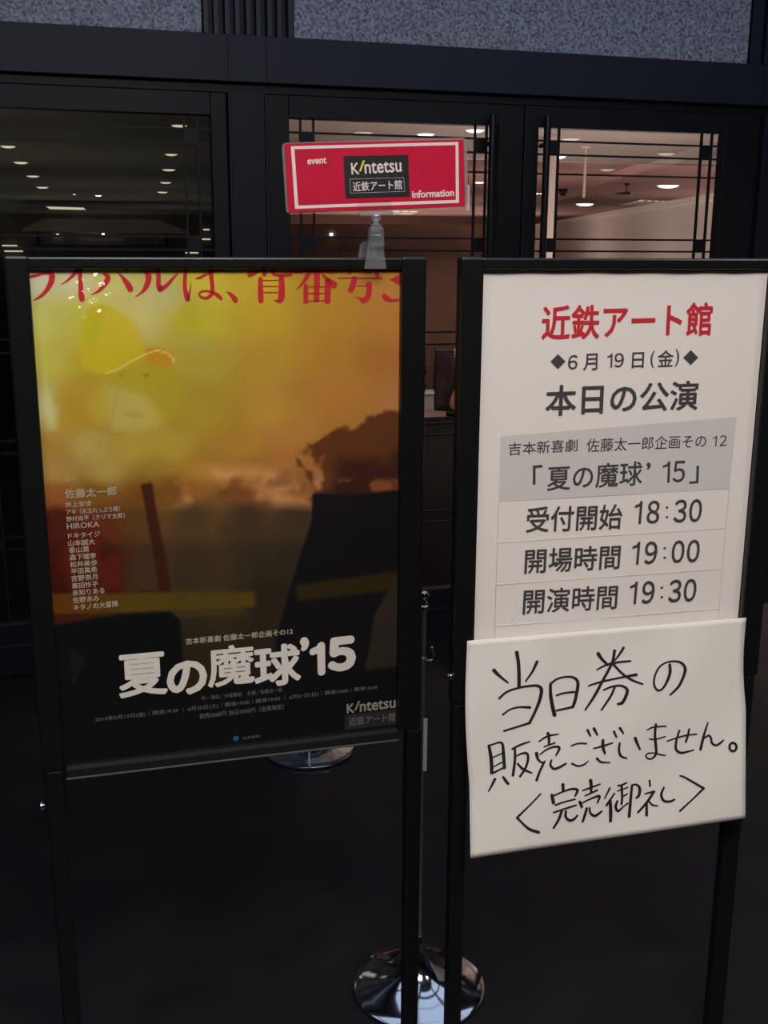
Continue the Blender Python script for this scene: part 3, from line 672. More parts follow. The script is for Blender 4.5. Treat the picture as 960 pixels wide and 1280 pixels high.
# dark brown cloud upper right, black figures, bat
n4 = fbm(14, 22, 5, seed=11); n5 = fbm(26, 40, 3, seed=15); wob = (n1-.5)*66+(n4-.5)*60+(n5-.5)*26
edge = 548-26*np.clip((PX-400)/75, 0, 1)
tree = np.clip((PY-(edge+wob*.55))/7, 0, 1)*np.clip((PX-384+wob*.9-(PY-560)*.25)/9, 0, 1)*np.clip((628-PY+wob*.2)/9, 0, 1)
paint(tree, (80, 44, 26), .92); paint(np.clip((PY-562+wob*.5)/22, 0, 1)*np.clip((PX-410+wob)/25, 0, 1)*np.clip((628-PY)/9, 0, 1), (52, 30, 24), .9)
paint(np.clip((n2-.56)*14, 0, 1)*np.clip((PY-596)/8, 0, 1)*np.clip((622-PY)/8, 0, 1)*np.clip((PX-395)/8, 0, 1), (138, 76, 42), .8)
paint(inpoly([(391, 590), (372, 583), (370, 572), (376, 575), (384, 596), (391, 608)], 1.5), (80, 46, 24), .8)
rt = inpoly([(391, 618), (440, 620), (500, 612), (505, 700), (480, 748), (468, 770), (464, 800), (457, 836), (455, 900), (330, 900), (346, 795), (358, 752), (370, 712), (384, 670), (390, 650)], 2)
paint(rt, (19, 18, 20), .97)
paint(np.clip((PY-612)/10, 0, 1)*np.clip((PX-391)/3, 0, 1)*np.clip((650-PY)/10, 0, 1), (24, 21, 22), .85)
bat = inpoly([(176, 606), (190, 603), (196, 640), (204, 680), (213, 728), (214, 738), (199, 740), (193, 700), (184, 650)], 1.5)
paint(bat, (52, 24, 18), .85)
paint(inpoly([(199, 738), (215, 738), (217, 762), (211, 764), (208, 745), (204, 762)], 1), (46, 34, 20), .8)
paint(line([(168, 750), (178, 740), (196, 738)], .7), (30, 22, 16), .8)
# dull yellow bench band, then black
band = np.clip((PY-(742-PX*.012))/4, 0, 1)*np.clip((772-PX*.035-PY)/3, 0, 1)
paint(band*np.clip((322-PX)/6, 0, 1), (82, 64, 18), .85); paint(band*np.clip((140-PX)/30, 0, 1), (92, 48, 18), .7)
paint(inpoly([(370, 732), (497, 714), (492, 738), (372, 752)], 3), (48, 40, 18), .8)
paint(inpoly([(215, 735), (282, 738), (300, 752), (312, 768), (215, 775)], 3), (70, 58, 24), .5)
blk = inpoly([(40, 786), (90, 778), (150, 768), (213, 765), (225, 775), (231, 860), (240, 985), (40, 985)], 2); paint(blk, (16, 16, 18), .97)
paint(inpoly([(225, 862), (350, 850), (460, 838), (505, 832), (505, 985), (230, 985)], 3), (17, 17, 18), .97)
paint(inpoly([(87, 812), (108, 822), (96, 850), (90, 858)], 1), (26, 26, 28), .8)
paint(np.clip((n2-.5)*3, 0, 1)*np.clip((PY-640)/20, 0, 1)*np.clip((760-PY)/20, 0, 1)*np.clip((PX-215)/10, 0, 1)*(1-rt), (46, 36, 28), .5)
def s2l(a): a = np.clip(a/255, 0, 1); return np.where(a <= .04045, a/12.92, ((a+.055)/1.055)**2.4)
LINV = np.clip((s2l(IMG)-.001)/.66, .0015, .9)
me = bpy.data.meshes.new('poster_sheet')
idx = np.arange(NX*NZ).reshape(NZ, NX); quads = np.stack([idx[1:, :-1], idx[1:, 1:], idx[:-1, 1:], idx[:-1, :-1]], -1).reshape(-1, 4)
me.from_pydata(np.stack([U, np.full_like(U, .002), Z], -1).reshape(-1, 3).tolist(), [], quads.tolist())
ca_ = me.color_attributes.new('print', 'FLOAT_COLOR', 'POINT'); ca_.data.foreach_set('color', np.concatenate([LINV.reshape(-1, 3), np.ones((NX*NZ, 1))], 1).astype(np.float32).ravel())
pm = bpy.data.materials.new('printed poster'); pm.use_nodes = True; nt = pm.node_tree; an = nt.nodes.new('ShaderNodeAttribute'); an.attribute_name = 'print'
nt.links.new(an.outputs['Color'], nt.nodes['Principled BSDF'].inputs['Base Color']); nt.nodes['Principled BSDF'].inputs['Roughness'].default_value = .5; nt.nodes['Principled BSDF'].inputs['Specular IOR Level'].default_value = .08
poster = obj('poster', me, pm, tl)
def wl(s, L, R, h, m, off=0, name='lettering', shear=0): return write(PL, poster, s, L, R, h, MT[m], off, .001, name, shear)
wl('出演', (82, 600), (95, 599), 4.5, 'pale')
for s, x0, x1, y, h in (('佐藤太一郎', 81, 145.5, 615.5, 11.5), ('井上安世', 82, 114.5, 630, 7), ('アキ（水玉れっぷう隊）', 83, 150, 638, 7), ('野村尚平（クリマ太郎）', 83, 156, 646.5, 7), ('HIROKA', 83.5, 124, 656.5, 7), ('ドキタイジ', 85, 125, 668.5, 7),
    ('山本誠大', 85, 118.6, 678, 7.5), ('香山潤', 86, 110.6, 687, 7.5), ('森下瑠李', 87, 120, 695.8, 7.5), ('松井美歩', 87.5, 121.4, 704.5, 7.5), ('平田真希', 88.6, 121.4, 713, 7.5), ('吉野奈月', 89, 121.8, 722, 7.5), ('高田怜子', 90, 122.5, 731, 7.5), ('未知りある', 90.4, 130.5, 739.5, 7.5), ('佐野あみ', 91, 124, 749, 7.5), ('キタノの大冒険', 92, 147.7, 757, 8)):
    sl = (y-330)*.00022*(x1-x0); wl(s, (x0, y+sl/2), (x1, y-sl/2), h, 'pale', .012)
wl('吉本新喜劇 佐藤太一郎企画その12', (232, 802), (366, 789), 8, 'pale', .015)
for s, L, R, h, off in (('夏', (147.5, 846.5), (209, 840.5), 54, .025), ('の', (208, 850.5), (259, 844), 43, .040), ('魔', (259, 835), (318, 829), 51, .020), ('球', (317.5, 835), (376, 828.5), 52, .030), ('’', (375, 806), (386.5, 804.5), 18, .05), ('１', (387, 825), (406.5, 823), 42, .062), ('５', (409, 819.5), (445, 815.5), 43.5, .062)):
    wl(s, L, R, h, 'white', off)
wl('作・演出／大塚雅史　主催／佐藤太一郎', (251.6, 873), (352.8, 862), 5.5, 'dim', .01)
wl('2015年6月19日(金)｜開演19:30 ｜ 6月20日(土)｜開演14:00｜開演19:00 ｜ 6月21日(日)｜開演14:00｜開演18:00', (119, 900), (471.6, 859), 6.5, 'dim', .012)
wl('前売3000円 当日3500円（全席指定）', (249.5, 895.5), (355, 883), 6.5, 'dim', .012)
wl('吉本興業', (303, 923), (325, 920), 4, 'dim')
c = PL.px(295, 923, .001); obj('print_dot', MB().add([(c.x+.005*math.cos(a), .001, c.z+.005*math.sin(a)) for a in np.linspace(0, 2*math.pi, 12, endpoint=False)], [tuple(range(12))]), MT['blue'], poster)
def logo(pl, parent, L, R, h, v, mw, my, off=.02):
    """the railway logo: K, a yellow slash, then ntetsu"""
    f = lambda t: (L[0]+(R[0]-L[0])*t, L[1]+(R[1]-L[1])*t)
    write(pl, parent, 'K', f(0), f(.155), h, mw, off, v)
    a, b, c, d = f(.155), f(.185), f(.275), f(.235); mb = MB()
    P = [pl.px(a[0], a[1]+h*.28, v-.0002), pl.px(b[0]+h*.02, b[1]+h*.28, v-.0002), pl.px(c[0], c[1]-h*.66, v-.0002), pl.px(d[0], d[1]-h*.66, v-.0002)]
    obj('yellow_slash', mb.add(P, [(0, 1, 2, 3)]), my, parent)
    write(pl, parent, 'ntetsu', (f(.265)[0], f(.265)[1]+.3), (R[0], R[1]+.3), h*.98, mw, off, v)
logo(PL, poster, (433.5, 886), (494.5, 878.5), 12, .001, MT['dim2'] if 'dim2' in MT else mat('light grey print', (.33, .31, .28), .6), MT['yellow2'])
q = [PL.px(*p, .0013) for p in ((431, 894), (496, 886), (496, 905), (431, 913))]
obj('print_block', MB().add(q, [(3, 2, 1, 0)]), mat('charcoal print', (.020, .020, .022), .6), poster)
wl('近鉄アート館', (436, 902.5), (494.5, 895.5), 10.5, 'dim', .02)
# headline brush strokes
H1, H2, H4, H5 = (36, 328), (150, 328), (310, 328), (400, 328)
HS = [(H1, [[(15, 140, 30), (70, 130, 30), (130, 112, 26), (205, 105, 30)], [(215, 95, 30), (232, 130, 60), (225, 190, 58), (190, 260, 45), (140, 320, 34), (90, 355, 22), (50, 378, 8)],
  [(530, 35, 30), (490, 80, 42), (430, 140, 30), (380, 185, 18), (318, 222, 5)], [(515, 40, 40), (512, 120, 42), (520, 250, 48), (525, 330, 60), (533, 372, 54)],
  [(745, 105, 26), (790, 140, 50), (780, 185, 55), (740, 240, 44), (700, 285, 28), (622, 325, 5)]]),
 (H2, [[(-42, 95, 6), (5, 125, 18), (50, 180, 45), (85, 230, 60), (106, 272, 58)], [(50, 45, 18), (68, 72, 36)], [(105, 40, 24), (120, 52, 24)],
  [(235, 93, 14), (278, 115, 56), (285, 170, 58), (262, 240, 50), (215, 300, 24), (152, 345, 5)], [(370, 40, 50), (385, 130, 45), (385, 220, 50), (402, 268, 56)], [(402, 268, 56), (460, 235, 40), (530, 160, 26), (588, 98, 8)],
  [(660, 50, 45), (650, 150, 38), (650, 260, 40), (668, 340, 52), (680, 372, 48)], [(682, 360, 30), (702, 270, 14), (712, 200, 5)],
  [(755, 158, 8), (800, 150, 26), (880, 112, 20), (975, 78, 18), (1000, 82, 26)], [(905, 50, 50), (915, 150, 42), (925, 260, 42), (915, 320, 40), (860, 357, 28), (805, 340, 22), (795, 305, 18), (850, 284, 18), (930, 300, 26), (980, 330, 40), (1015, 365, 30)]]),
 ((250, 328), [[(262, 292, 6), (308, 318, 34), (348, 368, 56), (356, 385, 46)]]),
 (H4, [[(15, 118, 60), (60, 108, 42), (120, 85, 14), (180, 70, 6)], [(165, 45, 46), (165, 122, 44)], [(240, 45, 26), (252, 100, 40), (290, 124, 30), (420, 124, 32), (432, 90, 28)],
  [(125, 162, 44), (125, 270, 54), (130, 385, 54)], [(335, 150, 56), (338, 260, 62), (334, 350, 68), (315, 388, 50)], [(258, 376, 6), (300, 388, 28)],
  [(150, 178, 10), (310, 178, 10)], [(150, 238, 11), (305, 238, 11)], [(150, 300, 11), (305, 300, 11)],
  [(470, 100, 16), (600, 92, 18), (760, 92, 22), (850, 92, 34), (885, 90, 20)], [(685, 45, 60), (690, 150, 60), (686, 378, 54)], [(625, 80, 50), (560, 190, 34), (488, 272, 6)], [(745, 120, 16), (800, 175, 46), (862, 225, 72)],
  [(578, 230, 44), (578, 392, 52)], [(800, 190, 66), (795, 390, 60)], [(600, 243, 11), (800, 243, 11)], [(600, 310, 11), (780, 310, 11)], [(600, 384, 11), (780, 384, 11)]]),
 (H5, [[(293, 45, 50), (296, 105, 42)], [(180, 155, 12), (400, 155, 13), (620, 155, 14)], [(345, 160, 58), (330, 225, 58), (305, 282, 56)], [(365, 235, 9), (480, 232, 11)], [(490, 215, 60), (492, 290, 54), (475, 350, 58), (440, 380, 56), (405, 365, 30)],
  [(355, 352, 8), (400, 352, 12)], [(450, 85, 36), (510, 92, 34)], [(565, 90, 44), (575, 135, 40)], [(700, 172, 6), (745, 170, 44), (795, 172, 110)], [(640, 332, 48), (670, 362, 52), (720, 380, 30), (795, 370, 18)]])]
for org, ss in HS:
    for st in ss:
        mb = MB(); stroke(mb, st, org, .125, lambda x, y: PL.px(x, y, .0012)); obj('headline_stroke', mb, MT['headline'], poster)
# clear wrinkled film in front of the poster
nx, nz = 200, 260; vs = []
for j in range(nz+1):
    for i in range(nx+1):
        u = .584*i/nx; z = 1.5165-.8215*j/nz
        k = math.exp(-((u-.085)**2/.0018+(z-1.475)**2/.0022)); w = (math.sin(u*210+z*120)*.5+math.sin(z*330-u*140)*.5+math.sin(u*95)*.4)*.0036
        vs.append((u, -.0045-k*.001+k*w+.0006*math.sin(u*22+z*6)*math.sin(z*13), z))
fs = [(j*(nx+1)+i, (j+1)*(nx+1)+i, (j+1)*(nx+1)+i+1, j*(nx+1)+i+1) for j in range(nz) for i in range(nx)]
mb = MB(); mb.add(vs, fs); mb.sm = True; obj('clear_cover', mb, MT['film'], tl)

# --- right board: printed schedule, gently waved sheet
nx, nz = 30, 50; vs = []
for j in range(nz+1):
    for i in range(nx+1):
        u = .503*i/nx+.001; z = 1.514-.715*j/nz
        vs.append((u,   .002+.0004*math.sin(u*19+1)*math.sin(z*9)+.0010*math.exp(-(1.514-z)/.02)*math.sin(u*60), z))
fs = [(j*(nx+1)+i, (j+1)*(nx+1)+i, (j+1)*(nx+1)+i+1, j*(nx+1)+i+1) for j in range(nz) for i in range(nx)]
mb = MB(); mb.add(vs, fs); mb.sm = True; sched = obj('schedule_sheet', mb, MT['paper'], tr)
VR = .0013
def quad(pts, m, v, name): obj(name, MB().add([PR.px(x, y, v) for x, y in pts], [(0, 3, 2, 1)]), MT[m], sched)
quad([(625.7, 545.5), (921, 521), (911.5, 611), (623.4, 627.5)], 'grey', .00145, 'grey_table_head')
def rule(p, q, w=.0012):
    a, b = PR.px(*p, .0016), PR.px(*q, .0016); obj('table_line', MB().tube([a, b], w/2, 4), MT['faint'], sched)
rule((623.4, 627.5), (618, 800)); rule((911.5, 611), (897, 780)); rule((622.5, 678.5), (907, 660)); rule((621, 731), (903, 711)); rule((619, 783), (899, 761))
wr = lambda s, L, R, h, m, off=.01: write(PR, sched, s, L, R, h, MT[m], off, VR)
wr('近鉄アート館', (677, 404), (890.5, 398.5), 43, 'red', .022)
for (cx, cy, r) in ((697.5, 452, 9.5), (863.5, 447, 9.5)):
    quad([(cx-r, cy), (cx, cy-r), (cx+r, cy), (cx, cy+r)], 'ink', .0013, 'diamond')
for s, x0, x1, y0, y1, h in (('６', 710, 722, 453, 452.5, 18), ('月', 729, 747, 453, 452, 21), ('１', 759, 765.5, 451, 450.8, 18), ('９', 768, 780, 450.5, 450, 18), ('日', 790, 805, 450.5, 450, 20), ('(', 813, 818, 449.5, 449.3, 22), ('金', 822, 842, 448.5, 447.7, 21), (')', 844, 849, 447.5, 447.3, 22)):
    wr(s, (x0, y0), (x1, y1), h, 'ink', .012)
wr('本日の公演', (682, 501), (873, 494), 38, 'ink', .020)
wr('吉本新喜劇', (635.5, 561.5), (722, 556.5), 16, 'ink', .008); wr('佐藤太一郎企画その', (733, 557), (883, 551), 17, 'ink', .008); wr('１', (891, 551.5), (896, 551.3), 13.5, 'ink', .008); wr('２', (899.5, 551), (908.5, 550.5), 13.5, 'ink', .008)
wr('「', (666, 594), (678, 593), 24, 'ink', .012); wr('夏の魔球', (684, 598.5), (803, 591.5), 31, 'ink', .014); wr('’', (808, 583), (813.5, 582.5), 9, 'ink', .02); wr('１', (828, 590.8), (837.5, 590), 27, 'ink', .012); wr('５', (841, 590), (856.5, 589), 27, 'ink', .012); wr('」', (862, 594), (873.5, 593), 22, 'ink', .012)
for a, b, xs, ys, hs in (('受付開始', '18:30', (658, 778, 793, 877.5), (650, 645.5, 641, 638), (32, 29)), ('開場時間', '19:00', (656, 775.5, 790, 874.7), (702, 696, 692, 688.5), (31, 28.5)), ('開演時間', '19:30', (654, 772, 787, 870.6), (752.5, 746, 741.5, 737.5), (31, 28.5))):
    wr(a, (xs[0], ys[0]), (xs[1], ys[1]), hs[0], 'ink', .014)
    h_, m_ = b.split(':'); x0, x1 = xs[2], xs[3]; w = x1-x0; y = lambda t: ys[2]+(ys[3]-ys[2])*t
    for ch, a0, a1 in ((h_[0], 0, .11), (h_[1], .185, .375), (m_[0], .585, .775), (m_[1], .81, 1.0)):
        wr(chr(ord(ch)+0xFEE0), (x0+w*a0, y(a0)), (x0+w*a1, y(a1)), hs[1], 'ink', .016)
    for dy_ in (-6, 6): wr('●', (x0+w*.465, y(.5)+1+dy_), (x0+w*.50, y(.5)+1+dy_), 3.2, 'ink')

# --- handwritten notice taped over the lower part of the schedule stand, its bottom curling forward
def ytop(x): return 801+(x-584)*(772-801)/349.
def ybot(x): return 1073+(x-588)*(1023-1073)/343.6
def nd(x, y):
    t = min(max((y-ytop(x))/(ybot(x)-ytop(x)), -.05), 1.05); s = (x-585)/347.
    return -(.019+.050*max(t, 0)**1.2+.0035*math.sin(s*9+t*3)*math.sin(t*5+.5)+.002*math.sin(s*23)*math.exp(-max(t, 0)*6))
def npt(x, y, e=0): return PR.px(x, y, nd(x, y)-e)
nx, nz = 44, 40; vs = []
for j in range(nz+1):
    t = j/nz
    for i in range(nx+1):
        s = i/nx; xl = 584-3*math.sin(min(t/.66, 1)*math.pi)*1.2+4*t; xr = 932.8-3.5*math.sin(math.pi*min(t*2.2, 1))-1.2*t
        x = xl+(xr-xl)*s; y = ytop(x)+(ybot(x)-ytop(x))*t
        vs.append(npt(x, y))
fs = [(j*(nx+1)+i, (j+1)*(nx+1)+i, (j+1)*(nx+1)+i+1, j*(nx+1)+i+1) for j in range(nz) for i in range(nx)]
note = thing('handwritten_notice', 'white handwritten notice taped across the bottom of the right sign stand', 'notice', PR.o, PR.a)
mb = MB(); mb.add(vs, fs); mb.sm = True; sheet = obj('paper_sheet', mb, MT['paper2'], note)
so = sheet.modifiers.new('thick', 'SOLIDIFY'); so.thickness = .0004; so.offset = 1
HW = [((600, 800), .14583, [[(118, 258, 34), (170, 310, 26), (240, 365, 16)], [(315, 105, 34), (330, 200, 32), (335, 310, 32), (335, 405, 32)], [(490, 185, 28), (450, 270, 22), (390, 355, 14)],
   [(165, 500, 22), (230, 445, 20), (330, 410, 20), (440, 392, 22), (500, 395, 26), (528, 430, 32), (510, 520, 30), (470, 620, 26), (425, 710, 26)], [(195, 640, 18), (260, 595, 16), (340, 575, 18), (430, 578, 26)], [(205, 780, 18), (300, 750, 18), (430, 710, 22)],
   [(605, 375, 26), (605, 460, 30), (620, 560, 34), (640, 645, 36)], [(605, 375, 22), (660, 335, 18), (740, 315, 18), (810, 325, 24), (840, 370, 30), (830, 450, 30), (815, 520, 30), (795, 575, 28)], [(655, 475, 16), (720, 455, 18), (810, 445, 20)], [(655, 605, 18), (790, 575, 22)]]),
 ((730, 800), .14583, [[(120, 115, 34), (155, 165, 28), (205, 215, 22)], [(340, 65, 24), (310, 115, 22), (265, 175, 14)], [(262, 90, 28), (250, 170, 26), (220, 240, 26), (160, 350, 26), (90, 480, 26), (10, 600, 16)],
   [(110, 255, 14), (200, 210, 20), (300, 190, 20), (400, 180, 18)], [(250, 205, 22), (320, 280, 22), (380, 325, 22), (440, 355, 20), (505, 378, 16)], [(40, 392, 16), (150, 358, 20), (300, 325, 18), (450, 297, 28)],
   [(165, 430, 14), (240, 400, 20), (320, 392, 20), (370, 425, 28), (360, 480, 30), (330, 535, 30), (290, 550, 22)], [(265, 400, 20), (230, 480, 22), (150, 600, 18)],
   [(735, 210, 26), (738, 280, 28), (710, 360, 24), (670, 420, 20), (630, 430, 20), (602, 385, 20), (605, 320, 18), (640, 240, 18), (700, 195, 16), (780, 182, 18), (840, 200, 22), (868, 250, 28), (850, 320, 26), (810, 400, 24), (740, 470, 18)]]),
 ((600, 900), .125, [[(88, 255, 30), (105, 340, 36), (115, 430, 38), (118, 530, 36)], [(90, 255, 20), (140, 240, 18), (190, 225, 20), (225, 240, 26), (235, 340, 34), (245, 480, 34)], [(125, 375, 14), (230, 330, 16)], [(130, 470, 14), (235, 415, 16)], [(118, 535, 22), (240, 475, 18)],
   [(150, 590, 30), (120, 650, 24), (85, 715, 14)], [(232, 570, 26), (260, 610, 30), (285, 640, 28)], [(320, 290, 18), (400, 250, 22), (500, 215, 16)], [(350, 290, 24), (350, 400, 28), (330, 555, 30)],
   [(365, 360, 14), (420, 335, 22), (470, 335, 26), (480, 400, 26), (450, 490, 26), (400, 565, 24)], [(375, 435, 22), (430, 490, 28), (520, 530, 16)],
   [(590, 215, 16), (640, 180, 20), (700, 155, 22), (785, 142, 14)], [(680, 130, 34), (690, 180, 30), (690, 240, 26)], [(640, 268, 16), (750, 228, 18)], [(565, 330, 36), (580, 390, 26), (620, 425, 20), (655, 410, 14)],
   [(600, 345, 16), (660, 300, 18), (740, 268, 22), (795, 280, 28), (760, 355, 18)], [(640, 425, 26), (600, 510, 26), (565, 605, 28)], [(715, 400, 20), (705, 450, 26), (740, 488, 28), (800, 470, 26), (860, 435, 22)]]),
 ((700, 890), .125, [[(110, 340, 16), (180, 315, 18), (265, 315, 18)], [(120, 515, 22), (180, 540, 20), (240, 525, 18), (285, 490, 12)], [(275, 180, 28), (305, 240, 20)], [(340, 165, 32), (375, 230, 20)],
   [(335, 365, 14), (430, 340, 22), (530, 308, 14)], [(430, 280, 30), (430, 350, 34), (450, 415, 24)], [(370, 465, 28), (410, 500, 22), (500, 505, 14)], [(540, 195, 26), (565, 250, 20)], [(600, 160, 30), (635, 215, 18)],
   [(598, 310, 22), (590, 380, 26), (610, 440, 26), (670, 465, 16)], [(752, 260, 34), (775, 320, 28), (800, 375, 22)]]),
 ((810, 890), .125, [[(-10, 180, 14), (60, 150, 18), (180, 142, 16)], [(15, 270, 16), (80, 272, 16), (175, 245, 14)], [(80, 120, 22), (70, 230, 28), (80, 350, 30), (80, 420, 26), (40, 465, 20), (0, 465, 18), (-20, 440, 18), (-5, 415, 14), (60, 410, 14), (120, 425, 18), (175, 435, 14)],
   [(190, 292, 14), (300, 255, 18), (400, 230, 18), (490, 222, 16)], [(315, 185, 22), (285, 280, 24), (280, 370, 28), (330, 408, 26), (400, 395, 20), (460, 380, 14)], [(412, 170, 22), (400, 230, 24), (378, 300, 24)],
   [(600, 105, 16), (560, 230, 26), (525, 375, 30)], [(560, 265, 18), (605, 235, 22), (630, 260, 22), (640, 310, 24), (680, 333, 24), (730, 305, 24), (755, 280, 18)],
   [(850+35*math.cos(a), 350+42*math.sin(a), 26) for a in np.linspace(-1, 5.3, 10)]]),
 ((630, 960), .14583, [[(315, 222, 16), (220, 320, 16), (112, 425, 22)], [(112, 425, 22), (160, 475, 20), (220, 525, 26), (300, 552, 26)], [(505, 140, 30), (508, 200, 26)], [(410, 230, 28), (425, 300, 32)],
   [(420, 240, 16), (500, 205, 16), (580, 180, 20), (630, 190, 26), (610, 240, 18)], [(440, 318, 18), (520, 290, 16), (610, 268, 16)], [(425, 382, 16), (520, 350, 18), (620, 318, 16)], [(495, 370, 24), (470, 440, 24), (425, 515, 20)], [(530, 370, 22), (530, 420, 24), (565, 450, 26), (605, 435, 22), (630, 405, 16)],
   [(675, 192, 14), (750, 165, 18), (825, 138, 14)], [(742, 105, 32), (748, 160, 28), (745, 215, 20)], [(695, 238, 14), (800, 190, 18)], [(650, 290, 30), (668, 335, 24)], [(670, 300, 14), (740, 265, 16), (818, 240, 24), (800, 300, 16)], [(710, 345, 24), (695, 400, 24), (675, 460, 22)], [(735, 340, 18), (740, 385, 22), (780, 410, 26), (840, 370, 18)]]),
 ((750, 950), .14583, [[(85, 240, 18), (40, 330, 14)], [(125, 285, 14), (55, 390, 22)], [(88, 350, 28), (92, 440, 32), (90, 525, 28)], [(155, 220, 18), (185, 215, 18), (228, 195, 16)], [(185, 215, 22), (190, 310, 22), (185, 380, 20)], [(150, 265, 12), (240, 235, 12)], [(150, 350, 18), (135, 400, 26), (155, 438, 24), (200, 400, 14), (240, 370, 16)], [(185, 320, 14), (235, 290, 14)],
   [(275, 215, 20), (262, 350, 26), (250, 485, 28)], [(275, 215, 16), (310, 210, 18), (340, 240, 26), (335, 300, 26), (310, 325, 18)], [(425, 175, 18), (430, 225, 16)], [(385, 290, 14), (465, 270, 22)], [(465, 270, 22), (400, 365, 24), (325, 450, 20)], [(400, 360, 22), (400, 475, 26)], [(420, 355, 18), (450, 385, 18), (495, 392, 12)],
   [(548, 235, 18), (525, 300, 24), (550, 350, 24), (600, 355, 22), (640, 338, 18)], [(685, 135, 14), (730, 150, 18), (890, 243, 22)], [(890, 243, 22), (790, 340, 16), (685, 437, 20)]])]
for org, sc, ss in HW:
    for st in ss:
        mb = MB(); stroke(mb, st, org, sc, lambda x, y: npt(x, y, .0012), .95); obj('pen_stroke', mb, MT['marker'], note)
for x, y in ((584, 806), (933, 777)):          # small pieces of clear tape on the top corners
    a = [npt(x-6, y-8, -.001), npt(x+6, y-8, -.001), npt(x+6, y+5, .0008), npt(x-6, y+5, .0008)]
    obj('tape', MB().add(a, [(0, 3, 2, 1)]), MT['film'], note)

# ------------------------------------------------------------------ red sign card on a clear clip, on top of the left stand
PC = Plane(PL.o.x, PL.o.y-.03, PL.a); cc = PC.px(469, 335)
clip = thing('sign_clip', 'red laminated event information card on a clear clip above the left poster', 'sign', PC.o, PC.a)
def cq(name, pts, m, v, parent, lab=None, th=0):
    P = [PC.px(x, y, v) for x, y in pts]; mb = MB()
    if th: mb.prism([(p.x, p.z) for p in P[::-1]], v, v+th)
    else: mb.add(P, [(0, 3, 2, 1)])
    return obj(name, mb, MT[m], parent, label=lab)
def rounded(pts, r):
    out = []; n = len(pts)
    for i in range(n):
        p = Vector(pts[i]); a = (Vector(pts[i-1])-p).normalized(); b = (Vector(pts[(i+1) % n])-p).normalized()
        for t in (0, .25, .5, .75, 1):
            out.append(tuple(p+a*r*(1-t)**2+b*r*t**2))
    return out
lamt = obj('laminate', MB().prism([(q.x, q.z) for q in [PC.px(x, y) for x, y in rounded([(352, 178.5), (583.5, 171.5), (586, 258), (358, 268)], 7)]][::-1], .0005, .0012), MT['lam'], clip, label='clear laminate border')
card = cq('card', [(356, 179.5), (579.5, 174.5), (581.5, 257.5), (360.5, 265.5)], 'card', -.0012, clip, th=.0012)
O = [(363.5, 182.8), (573, 177.4), (573.8, 253.6), (368.8, 261)]; I = [(368, 186.5), (569.5, 181.3), (569.8, 249.8), (372.8, 257)]
for i in range(4):
    j = (i+1) % 4; cq('border_line', [O[i], O[j], I[j], I[i]], 'cardwhite', -.0016, card)
cq('logo_block', [(429.3, 195), (510.3, 193.6), (512.2, 245.5), (432, 248)], 'cardblack', -.0018, card)
for a, b in (((437, 224), (504.5, 222)), ((504.5, 222), (506, 239.2)), ((506, 239.2), (438.5, 241.5)), ((438.5, 241.5), (437, 224))):
    obj('box_line', MB().tube([PC.px(*a, -.002), PC.px(*b, -.002)], .0003, 4), MT['grey'], card)
logo(PC, card, (439, 211), (501.8, 207.5), 14.5, -.0022, MT['cardwhite'], MT['yellow'], .015)
write(PC, card, '近鉄アート館', (441, 233.5), (502.5, 230.5), 12, MT['cardwhite'], .012, -.0022)
write(PC, card, 'event', (384, 202), (408, 200.5), 7.5, MT['cardwhite'], .03, -.0018)
write(PC, card, 'information', (515, 243), (567.5, 240.6), 9.5, MT['cardwhite'], .03, -.0018)
# clear plastic parts
cq('jaw_plate', [(447, 250), (489, 248.5), (490, 266), (448.5, 268)], 'film', -.0045, clip, 'clear jaw over the card', .0015)
a, b = PC.px(449, 268.2, -.003), PC.px(491, 266.4, -.003)
obj('cross_bar', MB().tube([a, b], .0028, 12), MT['acryl'], clip)
def ball(x, y, r):
    c = PC.px(x, y, -.003); return MB().lathe([(max(r*math.sin(t), .0001), c.z-r*math.cos(t)) for t in np.linspace(0, math.pi, 12)], c.x, c.y, 20)
obj('ball_joint', ball(470, 271.5, .0085), MT['acryl'], clip)
def zz(y): return PC.px(470, y, -.003).z
cx = PC.px(470, 300, -.003).x
obj('neck', MB().lathe([(.0045, zz(281)), (.0042, zz(276)), (.006, zz(273))], cx, -.003, 16), MT['acryl'], clip)
obj('lower_joint', MB().lathe([(.006, zz(289)), (.009, zz(286)), (.0085, zz(281)), (.004, zz(279))], cx, -.003, 18), MT['acryl'], clip)
zt_, zm, zb_ = zz(284), zz(308), zz(336)
body = MB(); 
def frus(za, wa, zb, wb, y0, y1):
    body.prism([(cx-wb, zb), (cx+wb, zb), (cx+wa, za), (cx-wa, za)], y0, y1)
frus(zt_, .0105, zm, .0125, -.012, .006); obj('clip_head', body, MT['acryl'], clip, bevel=.002)
body = MB(); frus(zm+.004, .0125, zb_, .0185, -.0015, .003); obj('front_jaw', body, MT['acryl'], clip, bevel=.001)
body = MB(); frus(zm+.004, .0125, zb_+.01, .0175, .048, .052); obj('back_jaw', body, MT['acryl'], clip, bevel=.001)
obj('jaw_bridge', MB().box(cx-.010, cx+.010, .004, .05, zm+.003, zm+.008), MT['acryl'], clip, bevel=.001)
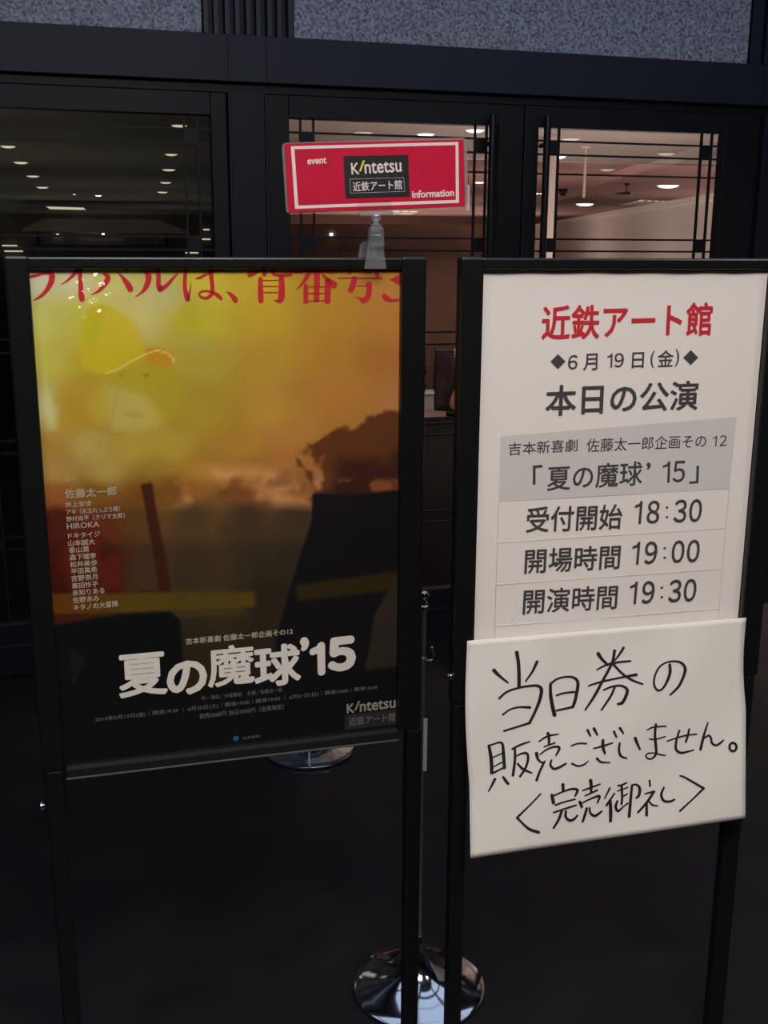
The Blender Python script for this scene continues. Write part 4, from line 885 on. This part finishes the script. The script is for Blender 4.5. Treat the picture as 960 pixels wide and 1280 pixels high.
obj('spring', MB().tube([(cx-.007, -.002, zz(296)), (cx+.007, -.002, zz(296))], .0042, 10), MT['chrome'], clip)
obj('spring_pin', MB().tube([(cx-.009, -.002, zz(303)), (cx+.009, -.002, zz(303))], .0013, 8), MT['chrome'], clip)

# ------------------------------------------------------------------ chrome stanchions
def stanchion(label):
    t = thing('stanchion', label, 'stanchion', (0, 0, 0))
    obj('base', MB().lathe([(.0, .0005), (.138, .0005), (.142, .004), (.141, .009), (.136, .012), (.12, .0155), (.095, .022), (.07, .032), (.05, .044), (.034, .059), (.023, .077), (.0155, .096), (.0115, .112)], n=72), MT['chrome'], t)
    obj('neck', MB().lathe([(.0125, .108), (.0135, .113), (.0115, .118), (.0062, .128)], n=28), MT['gold'], t)
    obj('pole', MB().lathe([(.0050, .12), (.0048, .86)], n=18), MT['pole'], t)
    obj('collar', MB().lathe([(.0062, .857), (.0085, .859), (.0085, .864), (.0060, .866), (.0072, .869), (.0062, .873)], n=20), MT['chrome'], t)
    obj('finial', MB().lathe([(.0050, .873), (.0045, .876)]+[(.0098*math.sin(a), .886-.0098*math.cos(a)) for a in np.linspace(.5, math.pi-.01, 10)], n=24), MT['gold'], t)
    P = [(0, 0, .752), (.008, 0, .749), (.014, 0, .7475), (.019, 0, .750), (.0215, 0, .757), (.0205, 0, .766), (.0175, 0, .775)]
    h = obj('hook', MB().tube(P, .0022, 10), MT['pole'], t)
    obj('hook_tip', MB().lathe([(.0004, -.0032), (.0032, 0), (.0004, .0032)], n=12), MT['chrome'], h, loc=(.0175, 0, .776))
    obj('hook_ring', MB().lathe([(.0052, .746), (.0066, .748), (.0066, .756), (.0052, .758)], n=16), MT['pole'], t)
    return t
s1 = stanchion('chrome stanchion with hook and white tag standing between the two boards'); 
s2 = copy_tree(s1); s2['label'] = 'chrome stanchion behind the poster stand, only its base edge showing'
s1.location = (.6390, 1.936, 0); s2.location = (.652, 3.115, 0)
s1['group'] = s2['group'] = 'chrome stanchions'
obj('tag', MB().box(.0005, .0085, -.0062, -.0052, .512, .627), MT['tag'], s1, label='white tag strip on the pole')
